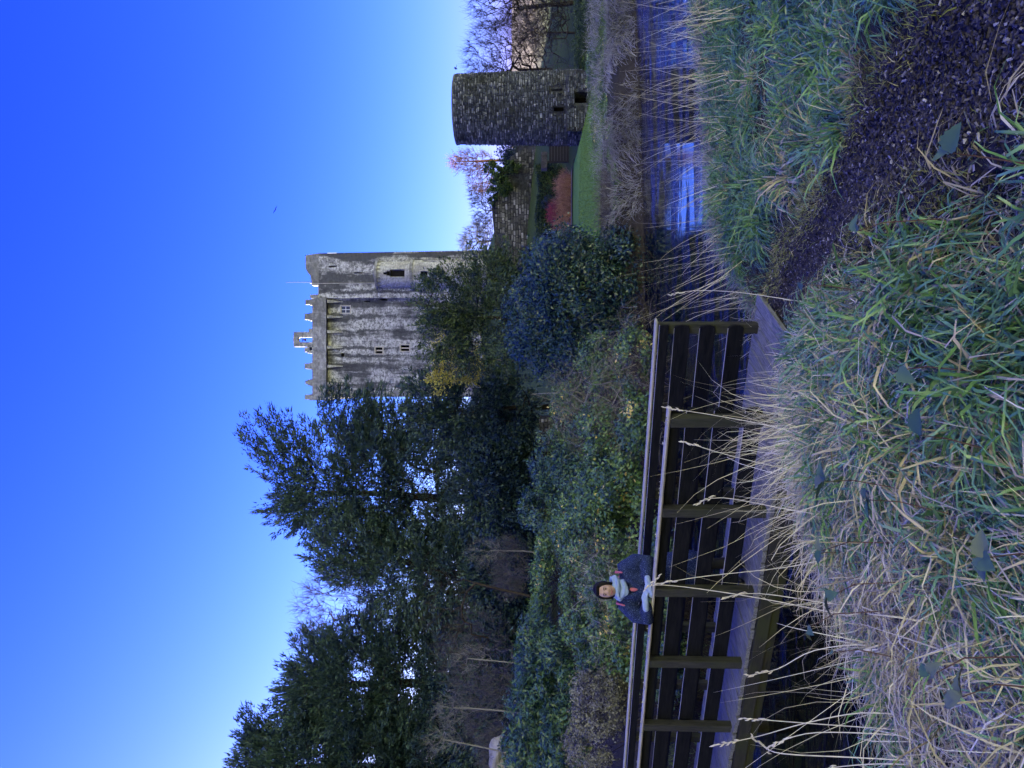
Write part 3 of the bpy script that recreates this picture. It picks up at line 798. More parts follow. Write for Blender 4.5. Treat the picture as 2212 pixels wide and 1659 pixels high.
# ---------------------------------------------------------------- trees and shrubs
DARKBARK = bark_mat('bark_dark', (0.018, 0.014, 0.010), (0.050, 0.040, 0.030))
GREYBARK = bark_mat('bark_grey', (0.050, 0.048, 0.050), (0.12, 0.115, 0.115))
WARMTWIG = bark_mat('twig_warm', (0.10, 0.065, 0.035), (0.22, 0.14, 0.075))
PALEBARK = bark_mat('bark_pale', (0.12, 0.115, 0.105), (0.22, 0.21, 0.19))
LARCH = bark_mat('twig_larch', (0.22, 0.09, 0.03), (0.42, 0.19, 0.07))
CONIFER = leaf_mat('conifer_spray', [(0, (0.020, 0.042, 0.034)), (0.6, (0.040, 0.074, 0.058)), (1, (0.072, 0.11, 0.080))], 0.5, 0.35, 0.03)  # glaucous needles, tinted bluer to stand in for haze over the trees
YEW = leaf_mat('yew_spray', [(0, (0.016, 0.034, 0.030)), (0.7, (0.034, 0.066, 0.054)), (1, (0.066, 0.10, 0.070))], 0.5, 0.35, 0.02)
LAUREL = leaf_mat('laurel_leaf', [(0, (0.022, 0.056, 0.030)), (0.5, (0.048, 0.105, 0.056)), (0.92, (0.090, 0.165, 0.080)), (1, (0.22, 0.27, 0.08))], 0.35, 0.5, 0.12)
LAURELD = leaf_mat('laurel_dark_leaf', [(0, (0.012, 0.034, 0.024)), (0.6, (0.032, 0.070, 0.046)), (0.95, (0.058, 0.11, 0.066)), (1, (0.10, 0.15, 0.08))], 0.32, 0.5, 0.1)
HOLLY = leaf_mat('evergreen_oak_leaf', [(0, (0.022, 0.044, 0.020)), (0.6, (0.050, 0.085, 0.036)), (1, (0.12, 0.15, 0.055))], 0.4, 0.4, 0.12)
YELLOW = leaf_mat('yellow_leaf_painted_sun', [(0, (0.22, 0.20, 0.04)), (0.5, (0.50, 0.44, 0.08)), (1, (0.70, 0.62, 0.16))], 0.5, 0.3, 0.35)  # leaf colour raised to paint in sunlight on a tree standing in shade
IVY = leaf_mat('ivy_leaf', [(0, (0.042, 0.087, 0.030)), (0.6, (0.092, 0.170, 0.055)), (0.94, (0.173, 0.268, 0.089)), (0.97, (0.505, 0.365, 0.101)), (1, (0.689, 0.535, 0.151))], 0.35, 0.45, 0.12)
GREYLEAF = leaf_mat('grey_purple_leaf', [(0, (0.069, 0.070, 0.056)), (0.6, (0.166, 0.161, 0.129)), (1, (0.312, 0.310, 0.236))], 0.6, 0.3, 0.1)
BROWNTWIG = leaf_mat('brown_twig', [(0, (0.041, 0.036, 0.031)), (0.6, (0.115, 0.103, 0.092)), (1, (0.257, 0.236, 0.208))], 0.8, 0.2, 0)
DEADGRASS = leaf_mat('dead_grass', [(0, (0.12, 0.12, 0.12)), (0.6, (0.28, 0.275, 0.27)), (1, (0.50, 0.485, 0.465))], 0.8, 0.2, 0.1)
REDTWIG = leaf_mat('red_twig', [(0, (0.24, 0.125, 0.075)), (0.6, (0.40, 0.21, 0.13)), (1, (0.54, 0.32, 0.21))], 0.7, 0.2, 0.1)
PINKTWIG = leaf_mat('pink_twig', [(0, (0.16, 0.03, 0.05)), (1, (0.34, 0.07, 0.10))], 0.7, 0.2, 0.1)
HEDGE = leaf_mat('hedge_leaf', [(0, (0.018, 0.040, 0.014)), (0.6, (0.047, 0.083, 0.024)), (1, (0.094, 0.141, 0.037))], 0.55, 0.25, 0.1)

def grow(trunk, pts, r, step=0.7, jit=0.1, arch=0.12, back=0.7):
    """joins every point to the nearest fitting place of the tree built so far; returns limbs"""
    nmax = len(trunk) + len(pts)*14
    N = np.zeros((nmax, 3)); par = np.full(nmax, -1, int)
    n = len(trunk); N[:n] = trunk; par[1:n] = np.arange(n-1)
    base = N[0]
    dt = np.min(np.linalg.norm(pts[:, None] - N[None, :n], axis=2), axis=1)
    for p in pts[np.argsort(dt)]:
        d = np.linalg.norm(N[:n]-p, axis=1)
        cost = d + back*np.maximum(0, np.linalg.norm(N[:n]-base, axis=1) - np.linalg.norm(p-base)) + 0.5*np.maximum(0, N[:n, 2]-p[2])
        j = int(np.argmin(cost)); q = N[j].copy(); L = d[j]; k = min(13, max(1, int(L/step)))
        last = j
        for i in range(1, k+1):
            t = i/k
            c = q+(p-q)*t; c[2] += arch*L*4*t*(1-t)*0.5
            if i < k: c = c + r.normal(size=3)*jit*min(L, 2.0)*0.5
            if n >= nmax: break
            N[n] = c; par[n] = last; last = n; n += 1
    cnt = np.zeros(n)
    has = np.zeros(n, bool); has[par[1:n][par[1:n] >= 0]] = True
    cnt[~has] = 1
    for i in range(n-1, 0, -1): cnt[par[i]] += cnt[i]
    return N[:n], par[:n], cnt

def limbs(N, par, cnt, r_tip, power=0.48, rmax=None, k=5):
    i = np.arange(1, len(N)); rad = r_tip*np.maximum(cnt, 1)**power
    if rmax: rad = np.minimum(rad, rmax)
    p = par[i]
    big = rad[i] > r_tip*3.0
    parts = []
    for sel, kk in ((big, k+1), (~big, 3)):
        s = i[sel]
        if len(s): parts.append(prisms(N[par[s]], N[s], np.minimum(rad[par[s]], rad[s]*1.5), rad[s], kk))
    return joinVF(parts)

def trunk_line(base, top, r, n=8, bend=0.15):
    base = np.array(base, float); top = np.array(top, float); t = np.linspace(0, 1, n)[:, None]
    L = np.linalg.norm(top-base)
    return base+(top-base)*t + np.cumsum(r.normal(size=(n, 3))*bend*L/n*0.3, 0)*np.array([1, 1, 0.2])*(t > 0)

def leafy_tree(name, label, cat, base, top, lobes, seed, nclump=400, nleaf=45, lsize=0.22, aspect=0.4, mat=CONIFER, bark=DARKBARK,
               clump=(0.5, 0.5, 0.22), droop=0.3, r_tip=0.018, rmax=0.5, group=None, arch=0.1, shell=0.35, fine=False, step=0.8):
    r = np.random.default_rng(seed)
    root = empty(name, tuple(base), label, cat, group)
    b = np.array(base)
    tr = trunk_line(base, top, r)
    pts, _ = in_lobes(lobes, nclump, r, shell)
    pts = pts[pts[:, 2] > base[2]+0.8]
    N, par, cnt = grow(tr, pts, r, step=step, arch=arch)
    V, F = limbs(N, par, cnt, r_tip, rmax=rmax)
    npmesh('trunk', V-b, F, bark, root, smooth=True)
    m_ = len(pts)
    cdir = unit((pts-tr.mean(0))*np.array([1, 1, 0.3])+r.normal(size=pts.shape)*0.3)
    sc = r.uniform(0.55, 1.5, m_)
    nn = r.poisson(nleaf*sc)
    idx = np.repeat(np.arange(m_), nn)
    # flattened sprays: long along the branch, fanned sideways, hanging at their ends
    q = r.uniform(-0.5, 1.0, len(idx)); lat = unit(np.cross(cdir, np.array([0, 0, 1.0])))
    fan = (1.1-np.abs(q))*clump[1]*r.normal(0, 0.75, len(idx))
    off = cdir[idx]*(q*clump[0]*1.9)[:, None] + lat[idx]*fan[:, None]
    off[:, 2] += r.normal(0, clump[2]*0.6, len(idx)) - droop*(np.maximum(q, 0)**2*clump[0]*1.6+np.abs(fan)*0.5)
    off = off*sc[idx][:, None]
    P = pts[idx]+off
    al = cdir[idx]*0.7+off*0.8+np.array([0, 0, -0.25])
    rv = np.clip(r.normal(0.5, 0.22, len(idx)) + 0.15*(sc[idx]-1), 0, 1)
    if fine: V, F = leaf_tris(P, lsize, aspect, al, r)
    else: V, F = leaf_quads(P, lsize, aspect, along=al, r=r)
    npmesh('crown', V-b, F, mat, root, rnd=np.repeat(rv, 3 if fine else 4))
    return root

def bare_tree(name, label, cat, base, top, lobes, seed, npts=700, twigs=5, tlen=0.7, r_tip=0.012, rmax=0.4, bark=GREYBARK, twigbark=None,
              group=None, arch=0.05, upb=0.5, step=0.7, shell=0.25, twr=0.006, jit=0.14):
    r = np.random.default_rng(seed)
    root = empty(name, tuple(base), label, cat, group); b = np.array(base)
    tr = trunk_line(base, top, r)
    pts, _ = in_lobes(lobes, npts, r, shell); pts = pts[pts[:, 2] > base[2]+0.4]
    N, par, cnt = grow(tr, pts, r, step=step, arch=arch, jit=jit)
    V, F = limbs(N, par, cnt, r_tip, rmax=rmax)
    npmesh('trunk', V-b, F, bark, root, smooth=True)
    src = np.nonzero(cnt < 4)[0]; src = src[src > len(tr)]
    s = np.repeat(src, r.poisson(twigs, len(src)))
    d = unit(unit(N[s]-N[par[s]])*0.7 + unit(N[s]-tr.mean(0))*0.4 + r.normal(size=(len(s), 3))*0.55 + np.array([0, 0, upb]))
    L = tlen*r.uniform(0.4, 1.3, len(s))
    mid = N[s]+d*L[:, None]*0.5; end = mid+unit(d+r.normal(size=d.shape)*0.3+np.array([0, 0, 0.15]))*L[:, None]*0.5
    t1 = np.full(len(s), twr)
    V, F = joinVF([prisms(N[s], mid, t1, t1*0.7, 3), prisms(mid, end, t1*0.7, t1*0.3, 3)])
    npmesh('crown', V-b, F, twigbark or bark, root)
    return root

def shrub(name, label, cat, lobes, seed, nleaf=9000, lsize=0.09, aspect=0.45, mat=LAUREL, base_z=None, group=None, shell=0.72, spread=0.8, stems=14,
          upn=0.5, dents=0.35, bark=DARKBARK):
    r = np.random.default_rng(seed)
    c0 = lobes[0][0]; z0 = base_z if base_z is not None else max(0.05, h1(c0[0], c0[1]))
    root = empty(name, (c0[0], c0[1], z0), label, cat, group); b = np.array([c0[0], c0[1], z0])
    # clumps of leaves on the rounded surface, with hollows between
    nc = max(20, nleaf//60)
    cp_, u_ = in_lobes(lobes, nc, r, shell)
    keep_ = r.uniform(0, 1, nc) > dents*(np.sin(cp_[:, 0]*2.1+cp_[:, 2]*1.7)*0.5+0.5)
    cp_, u_ = cp_[keep_], u_[keep_]
    k = len(cp_); rs = np.mean([l[1] for l in lobes], 0)
    idx = r.integers(0, k, nleaf)
    P = cp_[idx]+r.normal(size=(nleaf, 3))*np.minimum(0.22*rs, 0.45)*0.55
    tone = r.normal(0.5, 0.16, k)
    P[:, 2] = np.maximum(P[:, 2], H(P[:, 0], P[:, 1])+0.02)
    V, F = leaf_quads(P, lsize, aspect, nrm=u_[idx]*0.8+np.array([0, 0, upn]), spread=spread, r=r)
    npmesh('foliage', V-b, F, mat, root, rnd=np.repeat(np.clip(tone[idx]+r.normal(0, 0.16, nleaf), 0, 1), 4))
    if stems:
        e = cp_[r.integers(0, k, stems*3)]; s0 = np.array([[c0[0], c0[1], z0-0.1]])+r.normal(size=(stems*3, 3))*np.array([0.3*rs[0], 0.3*rs[1], 0])
        mid = s0*0.5+e*0.5+r.normal(size=e.shape)*0.1*rs
        t = np.full(len(e), 0.02*max(0.5, rs.max()/2))
        V, F = joinVF([prisms(s0, mid, t, t*0.7, 4), prisms(mid, e, t*0.7, t*0.25, 3)])
        npmesh('stems', V-b, F, bark, root)
    return root

def twiggy(name, label, cat, lobes, seed, nstem=500, L=1.2, mat=BROWNTWIG, group=None, width=0.010, lean=0.7, up_=0.7, base_z=None, kind=None, nseg=3, droop=0.15):
    r = np.random.default_rng(seed)
    c0 = lobes[0][0]; z0 = base_z if base_z is not None else h1(c0[0], c0[1])
    root = empty(name, (c0[0], c0[1], z0), label, cat, group); b = np.array([c0[0], c0[1], z0])
    P, u_ = in_lobes(lobes, nstem, r, 0.0)
    P[:, 2] = np.maximum(P[:, 2]-0.3*L, H(P[:, 0], P[:, 1])-0.02)
    d = unit(r.normal(size=(nstem, 3))*lean+np.array([0, 0, up_]))
    V1, F1 = ribbons(P, d, L*r.uniform(0.5, 1.3, nstem), width, droop*r.uniform(0, 2, nstem), nseg, r=r, wave=0.25)
    # side shoots
    k = nstem*3; j = r.integers(0, nstem, k); t = r.uniform(0.3, 0.9, k)[:, None]
    Q = P[j]+d[j]*L*t*0.9
    V2, F2 = ribbons(Q, d[j]+r.normal(size=(k, 3))*0.7, L*0.35*r.uniform(0.4, 1.2, k), width*0.6, droop, 2, r=r)
    rv = np.concatenate([np.repeat(r.uniform(0, 1, nstem), (nseg+1)*2), np.repeat(r.uniform(0, 1, k), 6)])
    V, F = joinVF([(V1, F1), (V2, F2)])
    npmesh('twigs', V-b, F, mat, root, rnd=rv)
    return root

def gz(xd, yd, depth):
    p = D(xd, yd, depth); return np.array([p.x, p.y, h1(p.x, p.y)])

# --- tall conifers left of the keep
leafy_tree('cedar_tree', 'tallest dark cedar, its ragged top just left of the keep', 'tree', gz(1150, 1085, 52), D(700, 1060, 52),
    [lobe(620, 1030, 52, 70, 90, 2.0), lobe(700, 1040, 52, 90, 140, 3.0), lobe(590, 945, 51, 60, 45, 1.6), lobe(800, 1050, 52, 100, 170, 4), lobe(900, 1060, 52, 90, 175, 4.5),
     lobe(1000, 1040, 51, 70, 170, 4.5), lobe(760, 900, 50, 80, 55, 2.2), lobe(860, 960, 50, 110, 100, 2.5), lobe(1050, 960, 49, 70, 120, 3), lobe(640, 1100, 52, 60, 45, 2)],
    11, 1500, 60, 0.27, 0.30, CONIFER, fine=True, clump=(0.58, 0.58, 0.17), droop=0.35, rmax=0.42)
leafy_tree('cedar_tree', 'broad dark conifer with a leaning ivy trunk between the cedar and the bare crown', 'tree', gz(1150, 1285, 47), D(800, 1200, 50),
    [lobe(760, 1180, 50, 90, 90, 3), lobe(880, 1230, 50, 110, 110, 3), lobe(980, 1240, 49, 90, 120, 3), lobe(1040, 1180, 48, 60, 90, 3)],
    12, 1050, 60, 0.26, 0.30, CONIFER, fine=True, clump=(0.55, 0.55, 0.18), droop=0.35, rmax=0.4)
bare_tree('bare_tree', 'warm-twigged leafless crown rising between the dark conifers', 'tree', gz(1150, 1370, 58), D(820, 1340, 58),
    [lobe(735, 1310, 58, 95, 100, 3.5), lobe(850, 1340, 58, 90, 120, 3.5), lobe(700, 1390, 58, 70, 50, 2.5)], 13, 900, 6, 0.9, 0.013, 0.3, WARMTWIG, WARMTWIG, twr=0.012)
leafy_tree('pine_tree', 'wide dark conifer with sky holes, second from the left edge', 'tree', gz(1130, 1480, 50), D(760, 1470, 50),
    [lobe(690, 1470, 50, 70, 100, 3), lobe(780, 1480, 50, 90, 150, 4), lobe(880, 1490, 50, 90, 160, 4), lobe(960, 1470, 49, 60, 150, 3.5), lobe(660, 1520, 50, 60, 90, 3)],
    14, 1400, 60, 0.27, 0.30, CONIFER, fine=True, clump=(0.58, 0.58, 0.18), droop=0.3, rmax=0.42)
leafy_tree('pine_tree', 'tall dark conifer cut by the left edge of the view', 'tree', gz(1120, 1660, 48), D(620, 1660, 48),
    [lobe(580, 1650, 48, 60, 70, 2.5), lobe(680, 1640, 48, 90, 110, 3), lobe(800, 1640, 48, 100, 130, 3.5), lobe(920, 1650, 48, 90, 140, 3.5), lobe(560, 1590, 48, 35, 40, 1.6)],
    15, 1300, 60, 0.26, 0.30, YEW, fine=True, clump=(0.55, 0.55, 0.18), droop=0.3, rmax=0.42)
# --- evergreen understorey
for k, (xd, yd, dep, rx, ry, lab) in enumerate([(1090, 1250, 45, 60, 90, 'dark holly clump in the wood behind the leaning trunk'), (1075, 1390, 46, 70, 90, 'dark holly clump behind the bare purple shrub'),
    (1030, 1310, 54, 60, 80, 'dim holly standing deepest in the wood'), (1060, 980, 47, 70, 70, 'dark holly clump left of the yew by the keep'), (1000, 1640, 47, 60, 60, 'dark holly clump at the left edge of the wood'), (1090, 1530, 40, 60, 100, 'dark holly clump behind the birch saplings'), (1040, 1480, 46, 60, 90, 'dark holly under the wide conifer'), (1118, 340, 70, 34, 20, 'dark evergreen in the gap between the curtain wall and the round tower')]):
    leafy_tree('holly_tree', lab, 'tree', gz(1160, yd, dep), D(xd, yd, dep), [lobe(xd, yd, dep, rx, ry, 2.0), lobe(xd+50, yd, dep, rx*0.7, ry*1.1, 2.0)], 121+k, 190, 60, 0.24, 0.45, YEW,
               clump=(0.5, 0.5, 0.35), droop=0.1, rmax=0.2, shell=0.4)
leafy_tree('yew_tree', 'low black-green yew spreading under the cedar beside the keep', 'tree', gz(1165, 880, 43), D(960, 890, 43),
    [lobe(940, 880, 43, 60, 70, 2), lobe(1020, 880, 43, 80, 90, 2.5), lobe(1090, 900, 42, 70, 110, 2.5)], 21, 300, 75, 0.21, 0.45, YEW, clump=(0.4, 0.4, 0.3), droop=0.15, rmax=0.3, shell=0.5)
leafy_tree('yew_tree', 'dark yew mass below the cedar trunk', 'tree', gz(1170, 1060, 42), D(1050, 1060, 42),
    [lobe(1080, 1040, 42, 70, 120, 2.5), lobe(1110, 1130, 41, 55, 90, 2)], 22, 260, 75, 0.21, 0.45, YEW, clump=(0.4, 0.4, 0.3), droop=0.15, rmax=0.3, shell=0.5)
leafy_tree('yew_tree', 'dark yew thicket behind the bare grey shrubs at far left', 'tree', gz(1150, 1560, 44), D(1000, 1560, 44),
    [lobe(1020, 1520, 44, 60, 130, 2), lobe(1040, 1630, 44, 70, 90, 2), lobe(1060, 1420, 44, 50, 80, 2)], 23, 300, 75, 0.21, 0.45, YEW, clump=(0.42, 0.42, 0.3), droop=0.15, rmax=0.3, shell=0.5)
leafy_tree('evergreen_oak', 'olive green evergreen tree covering the foot of the keep', 'tree', gz(1190, 690, 34), D(960, 690, 34),
    [lobe(980, 650, 34, 70, 80, 2.0), lobe(960, 720, 34, 55, 65, 1.8), lobe(1060, 640, 34, 80, 95, 2.2), lobe(1050, 730, 34, 90, 90, 2.2), lobe(1100, 600, 33.5, 50, 60, 1.6)], 24, 340, 95, 0.12, 0.5, HOLLY,
    clump=(0.28, 0.28, 0.2), droop=0.05, rmax=0.2, r_tip=0.01, shell=0.6)
leafy_tree('yellow_tree', 'small tree below the keep, sunlight painted into its yellow leaves', 'tree', gz(1170, 785, 40), D(980, 780, 40),
    [lobe(975, 760, 38.5, 40, 35, 1.0), lobe(1015, 790, 38.5, 40, 40, 1.0), lobe(960, 810, 39, 25, 30, 1.0)], 25, 90, 60, 0.13, 0.5, YELLOW, bark=GREYBARK, clump=(0.25, 0.25, 0.18), rmax=0.12, r_tip=0.01)
shrub('laurel_bush', 'big rounded glossy dark laurel at the water edge below the keep', 'bush',
    [lobe(1250, 640, 26.5, 120, 140, 2.2), lobe(1210, 570, 26.5, 80, 80, 1.8), lobe(1230, 740, 27, 110, 100, 2.0), lobe(1330, 610, 25.6, 55, 120, 1.3), lobe(1150, 690, 28, 70, 110, 2.0), lobe(1362, 570, 24.7, 30, 70, 0.7), lobe(1358, 670, 24.4, 35, 70, 0.8)],
    31, 44000, 0.12, 0.45, LAURELD, spread=0.7, stems=20, dents=0.2)

# --- bushes on the far bank, from the laurel to the left edge
shrub('laurel_bush', 'pale green rounded bush behind the bridge, left of the brown thicket', 'bush',
    [lobe(1165, 1090, 22, 45, 60, 1.3), lobe(1190, 1000, 22.5, 45, 70, 1.3), lobe(1230, 1040, 21.5, 50, 80, 1.2)], 32, 11000, 0.085, 0.5, LAUREL)
shrub('ivy_mound', 'ivy covered mound of mixed scrub right behind the bridge rail', 'bush',
    [lobe(1310, 1050, 17, 70, 120, 1.4), lobe(1290, 1180, 16.5, 70, 110, 1.4), lobe(1350, 1120, 15.5, 60, 140, 1.0), lobe(1250, 1130, 18.5, 60, 90, 1.3)], 33, 22000, 0.075, 0.6, IVY, dents=0.5)
shrub('laurel_bush', 'long leaved laurel hedge at left with pale upper leaves', 'bush',
    [lobe(1160, 1420, 19, 50, 90, 1.2), lobe(1150, 1540, 18.5, 55, 100, 1.2), lobe(1140, 1650, 18, 60, 100, 1.2), lobe(1200, 1480, 17.5, 50, 110, 1.1), lobe(1210, 1610, 17, 55, 110, 1.1)],
    34, 20000, 0.115, 0.34, LAUREL, dents=0.4)
shrub('ivy_mound', 'low dark ground ivy at the wood edge below the leaning tree', 'bush', [lobe(1165, 1270, 30, 22, 70, 2.0), lobe(1175, 1200, 27, 22, 60, 1.5), lobe(1160, 1340, 32, 20, 60, 1.5)], 45, 9000, 0.11, 0.55, IVY, dents=0.4)
shrub('grey_bush', 'grey purple small leaved bush beyond the bridge at far left', 'bush',
    [lobe(1290, 1520, 13.8, 65, 75, 0.8), lobe(1280, 1610, 13.8, 60, 70, 0.8), lobe(1320, 1460, 14.2, 45, 50, 0.7)], 35, 15000, 0.045, 0.6, GREYLEAF, spread=1.0)
shrub('ivy_mound', 'ivy and bramble tangle behind the standing woman', 'bush',
    [lobe(1330, 1290, 14.5, 70, 90, 1.1), lobe(1300, 1380, 14.8, 65, 80, 1.1), lobe(1260, 1300, 16.5, 55, 110, 1.2), lobe(1370, 1380, 13.2, 45, 90, 0.8)], 36, 20000, 0.07, 0.6, IVY, dents=0.5)
shrub('ivy_mound', 'low ivy bank under the far handrail at the end of the bridge', 'bush',
    [lobe(1430, 1400, 12.2, 45, 110, 0.7), lobe(1420, 1250, 12.6, 45, 120, 0.7)], 37, 9000, 0.06, 0.65, IVY)
shrub('ivy_mound', 'dark ivy bank between the big laurel and the brown thicket', 'bush', [lobe(1330, 860, 18.5, 55, 90, 1.2), lobe(1300, 930, 18, 60, 70, 1.2), lobe(1290, 790, 20.5, 45, 70, 1.2), lobe(1230, 900, 21.5, 45, 80, 1.2), lobe(1365, 780, 16.8, 40, 80, 0.9), lobe(1370, 900, 15.4, 40, 80, 0.8)], 40, 22000, 0.075, 0.55, IVY, dents=0.5)
twiggy('bramble_thicket', 'brown leafless thicket on the bank right of the ivy mound', 'thicket',
    [lobe(1340, 760, 17.5, 60, 110, 1.2), lobe(1350, 880, 16, 70, 110, 1.2), lobe(1300, 850, 18, 55, 90, 1.2)], 41, 750, 0.7, BROWNTWIG, width=0.011, lean=0.9, up_=0.5)
twiggy('bramble_thicket', 'brown leafless twigs crowning the ivy mound behind the bridge', 'thicket',
    [lobe(1270, 930, 18.5, 50, 110, 1.2), lobe(1230, 860, 20, 50, 80, 1.2)], 42, 450, 0.8, BROWNTWIG, width=0.012, lean=0.8, up_=0.6)
twiggy('bramble_thicket', 'dry grassy twigs beside the standing woman', 'thicket',
    [lobe(1320, 1330, 14.2, 60, 110, 0.8), lobe(1290, 1230, 15.5, 50, 60, 0.8)], 43, 700, 0.6, DEADGRASS, width=0.007, lean=0.8, up_=0.6)
# --- bare shrubs and saplings in the wood at left
for k, (xd, yd, dep, rx, ry, lab) in enumerate([
    (1040, 1420, 36, 90, 120, 'bare purple grey shrub under the leftmost conifers'),
    (1080, 1540, 32, 80, 90, 'bare twiggy shrub above the laurel hedge'),
    (1110, 1225, 37, 40, 70, 'low bare grey shrub in the gap of the wood'),
    (1100, 1630, 31, 60, 60, 'bare brownish shrub over the hedge at the left edge')]):
    bare_tree('bare_shrub', lab, 'shrub', gz(1160, yd, dep), D(xd+rx*0.6, yd, dep), [lobe(xd, yd, dep, rx, ry, 1.6)], 50+k, 380, 6, 0.55, 0.006, 0.06,
              GREYBARK, step=0.45, twr=0.006, upb=0.7)
for k, (xa, ya, xb_, yb_, dep, lab) in enumerate([
    (1065, 1650, 960, 1600, 29, 'pale thin birch sapling nearest the left edge'), (1075, 1545, 980, 1530, 30, 'pale slender birch sapling above the grey boulder'),
    (1125, 1435, 1010, 1420, 31, 'pale birch sapling rising from the laurel hedge'), (1130, 1195, 1060, 1192, 36, 'tiny pale sapling alone in the gap below the conifers')]):
    bare_tree('birch_sapling', lab, 'tree', gz(1150, ya, dep), D(xb_, yb_, dep), [lobe((xa+xb_)/2-45, yb_, dep, 45, 30, 0.5)], 60+k, 60, 4, 0.5, 0.006, 0.035, PALEBARK, step=0.4, twr=0.005)
bare_tree('ivy_clad_tree', 'dark leaning leafless tree with arching limbs at the wood edge', 'tree', gz(1150, 1300, 33), D(1000, 1250, 33),
    [lobe(1000, 1390, 33, 70, 60, 1.2), lobe(960, 1300, 33, 60, 90, 1.2), lobe(1040, 1420, 33, 50, 40, 1)], 70, 130, 4, 0.6, 0.009, 0.14, DARKBARK, step=0.5, twr=0.006)
# --- right-hand side
bare_tree('bare_tree', 'large spreading leafless tree just right of the round tower', 'tree', gz(1280, 150, 60), D(1120, 150, 60),
    [lobe(1060, 115, 60, 58, 70, 2.8), lobe(1110, 110, 60, 65, 90, 3), lobe(1170, 90, 60, 60, 80, 3), lobe(1055, 165, 60, 48, 35, 2)], 71, 1250, 6, 0.8, 0.010, 0.3, DARKBARK, DARKBARK, twr=0.008, upb=0.6)
bare_tree('bare_tree', 'leafless tree cut by the right edge of the view', 'tree', gz(1280, 5, 52), D(1120, 15, 52),
    [lobe(1070, 0, 52, 65, 60, 2.5), lobe(1160, 20, 52, 70, 80, 2.6)], 72, 950, 6, 0.75, 0.010, 0.26, DARKBARK, DARKBARK, twr=0.008, upb=0.5)
bare_tree('bare_tree', 'low dark leafless thicket tree between the two big bare trees', 'tree', gz(1285, 70, 50), D(1180, 70, 50),
    [lobe(1210, 70, 50, 55, 100, 2), lobe(1160, 30, 50, 40, 60, 2)], 73, 350, 5, 0.7, 0.008, 0.16, DARKBARK, GREYBARK, twr=0.008)
bare_tree('larch_tree', 'orange twigged larch left of the round tower', 'tree', gz(1150, 345, 92), D(985, 350, 92),
    [lobe(1020, 350, 92, 50, 28, 2.0), lobe(1045, 385, 92, 35, 35, 2), lobe(1005, 348, 92, 30, 14, 1)], 74, 420, 5, 0.9, 0.014, 0.22, LARCH, LARCH, twr=0.016)
bare_tree('bare_tree', 'round leafless tree on the hill against the right flank of the keep', 'tree', gz(1150, 520, 105), D(1035, 520, 105),
    [lobe(1030, 520, 105, 36, 34, 2.4), lobe(1045, 500, 105, 25, 34, 2.2)], 75, 420, 6, 0.9, 0.016, 0.3, GREYBARK, GREYBARK, twr=0.016)
bare_tree('bare_tree', 'small ivy tangled leafless tree above the curtain wall', 'tree', gz(1150, 455, 100), D(1050, 455, 100),
    [lobe(1045, 450, 100, 28, 40, 2), lobe(1030, 420, 100, 20, 20, 1.5)], 76, 300, 6, 0.7, 0.014, 0.25, GREYBARK, GREYBARK, twr=0.014)
shrub('ivy_mound', 'dark ivy hanging over the top of the curtain wall', 'bush',
    [lobe(1065, 375, 65.6, 20, 26, 0.8), lobe(1085, 400, 65.4, 20, 22, 0.6), lobe(1062, 420, 65.6, 10, 26, 0.6), lobe(1100, 360, 65.4, 25, 14, 0.6)], 38, 6000, 0.15, 0.7, HEDGE, base_z=4.0, stems=4)
# scrub on the bank below the tower and at the right edge
shrub('ivy_mound', 'dark scrub on the bank in front of the rubble arch', 'bush', [lobe(1305, 235, 34, 20, 50, 1.2), lobe(1290, 150, 36, 28, 50, 1.4), lobe(1318, 285, 33, 16, 35, 0.9), lobe(1325, 90, 34, 22, 60, 1.2), lobe(1345, 170, 31, 18, 50, 0.9), lobe(1352, 250, 29.5, 14, 45, 0.8), lobe(1372, 420, 26.2, 20, 60, 0.6), lobe(1372, 320, 27.5, 18, 60, 0.7), lobe(1360, 60, 31, 20, 70, 1.0)], 131, 26000, 0.10, 0.55, IVY, dents=0.5)
shrub('ivy_mound', 'dark scrub under the bare trees at the right edge', 'bush', [lobe(1265, 110, 45, 30, 60, 2.0), lobe(1270, 30, 44, 30, 70, 2.0)], 132, 11000, 0.13, 0.55, HEDGE, dents=0.5)
twiggy('bramble_thicket', 'grey dead thicket hanging over the far bank below the tower', 'thicket', [lobe(1345, 190, 31, 25, 90, 1.5), lobe(1350, 330, 29, 25, 70, 1.2)], 133, 700, 0.8, DEADGRASS, width=0.014, lean=0.8, up_=0.5)
twiggy('bramble_thicket', 'brown dead thicket on the far bank left of the lawn', 'thicket', [lobe(1345, 430, 27, 28, 70, 1.2)], 134, 900, 0.8, BROWNTWIG, width=0.013, lean=0.8, up_=0.5)
twiggy('bramble_thicket', 'grey dead thicket on the far bank at the right edge', 'thicket', [lobe(1320, 40, 38, 25, 90, 1.8)], 135, 500, 0.9, DEADGRASS, width=0.018, lean=0.8, up_=0.5)
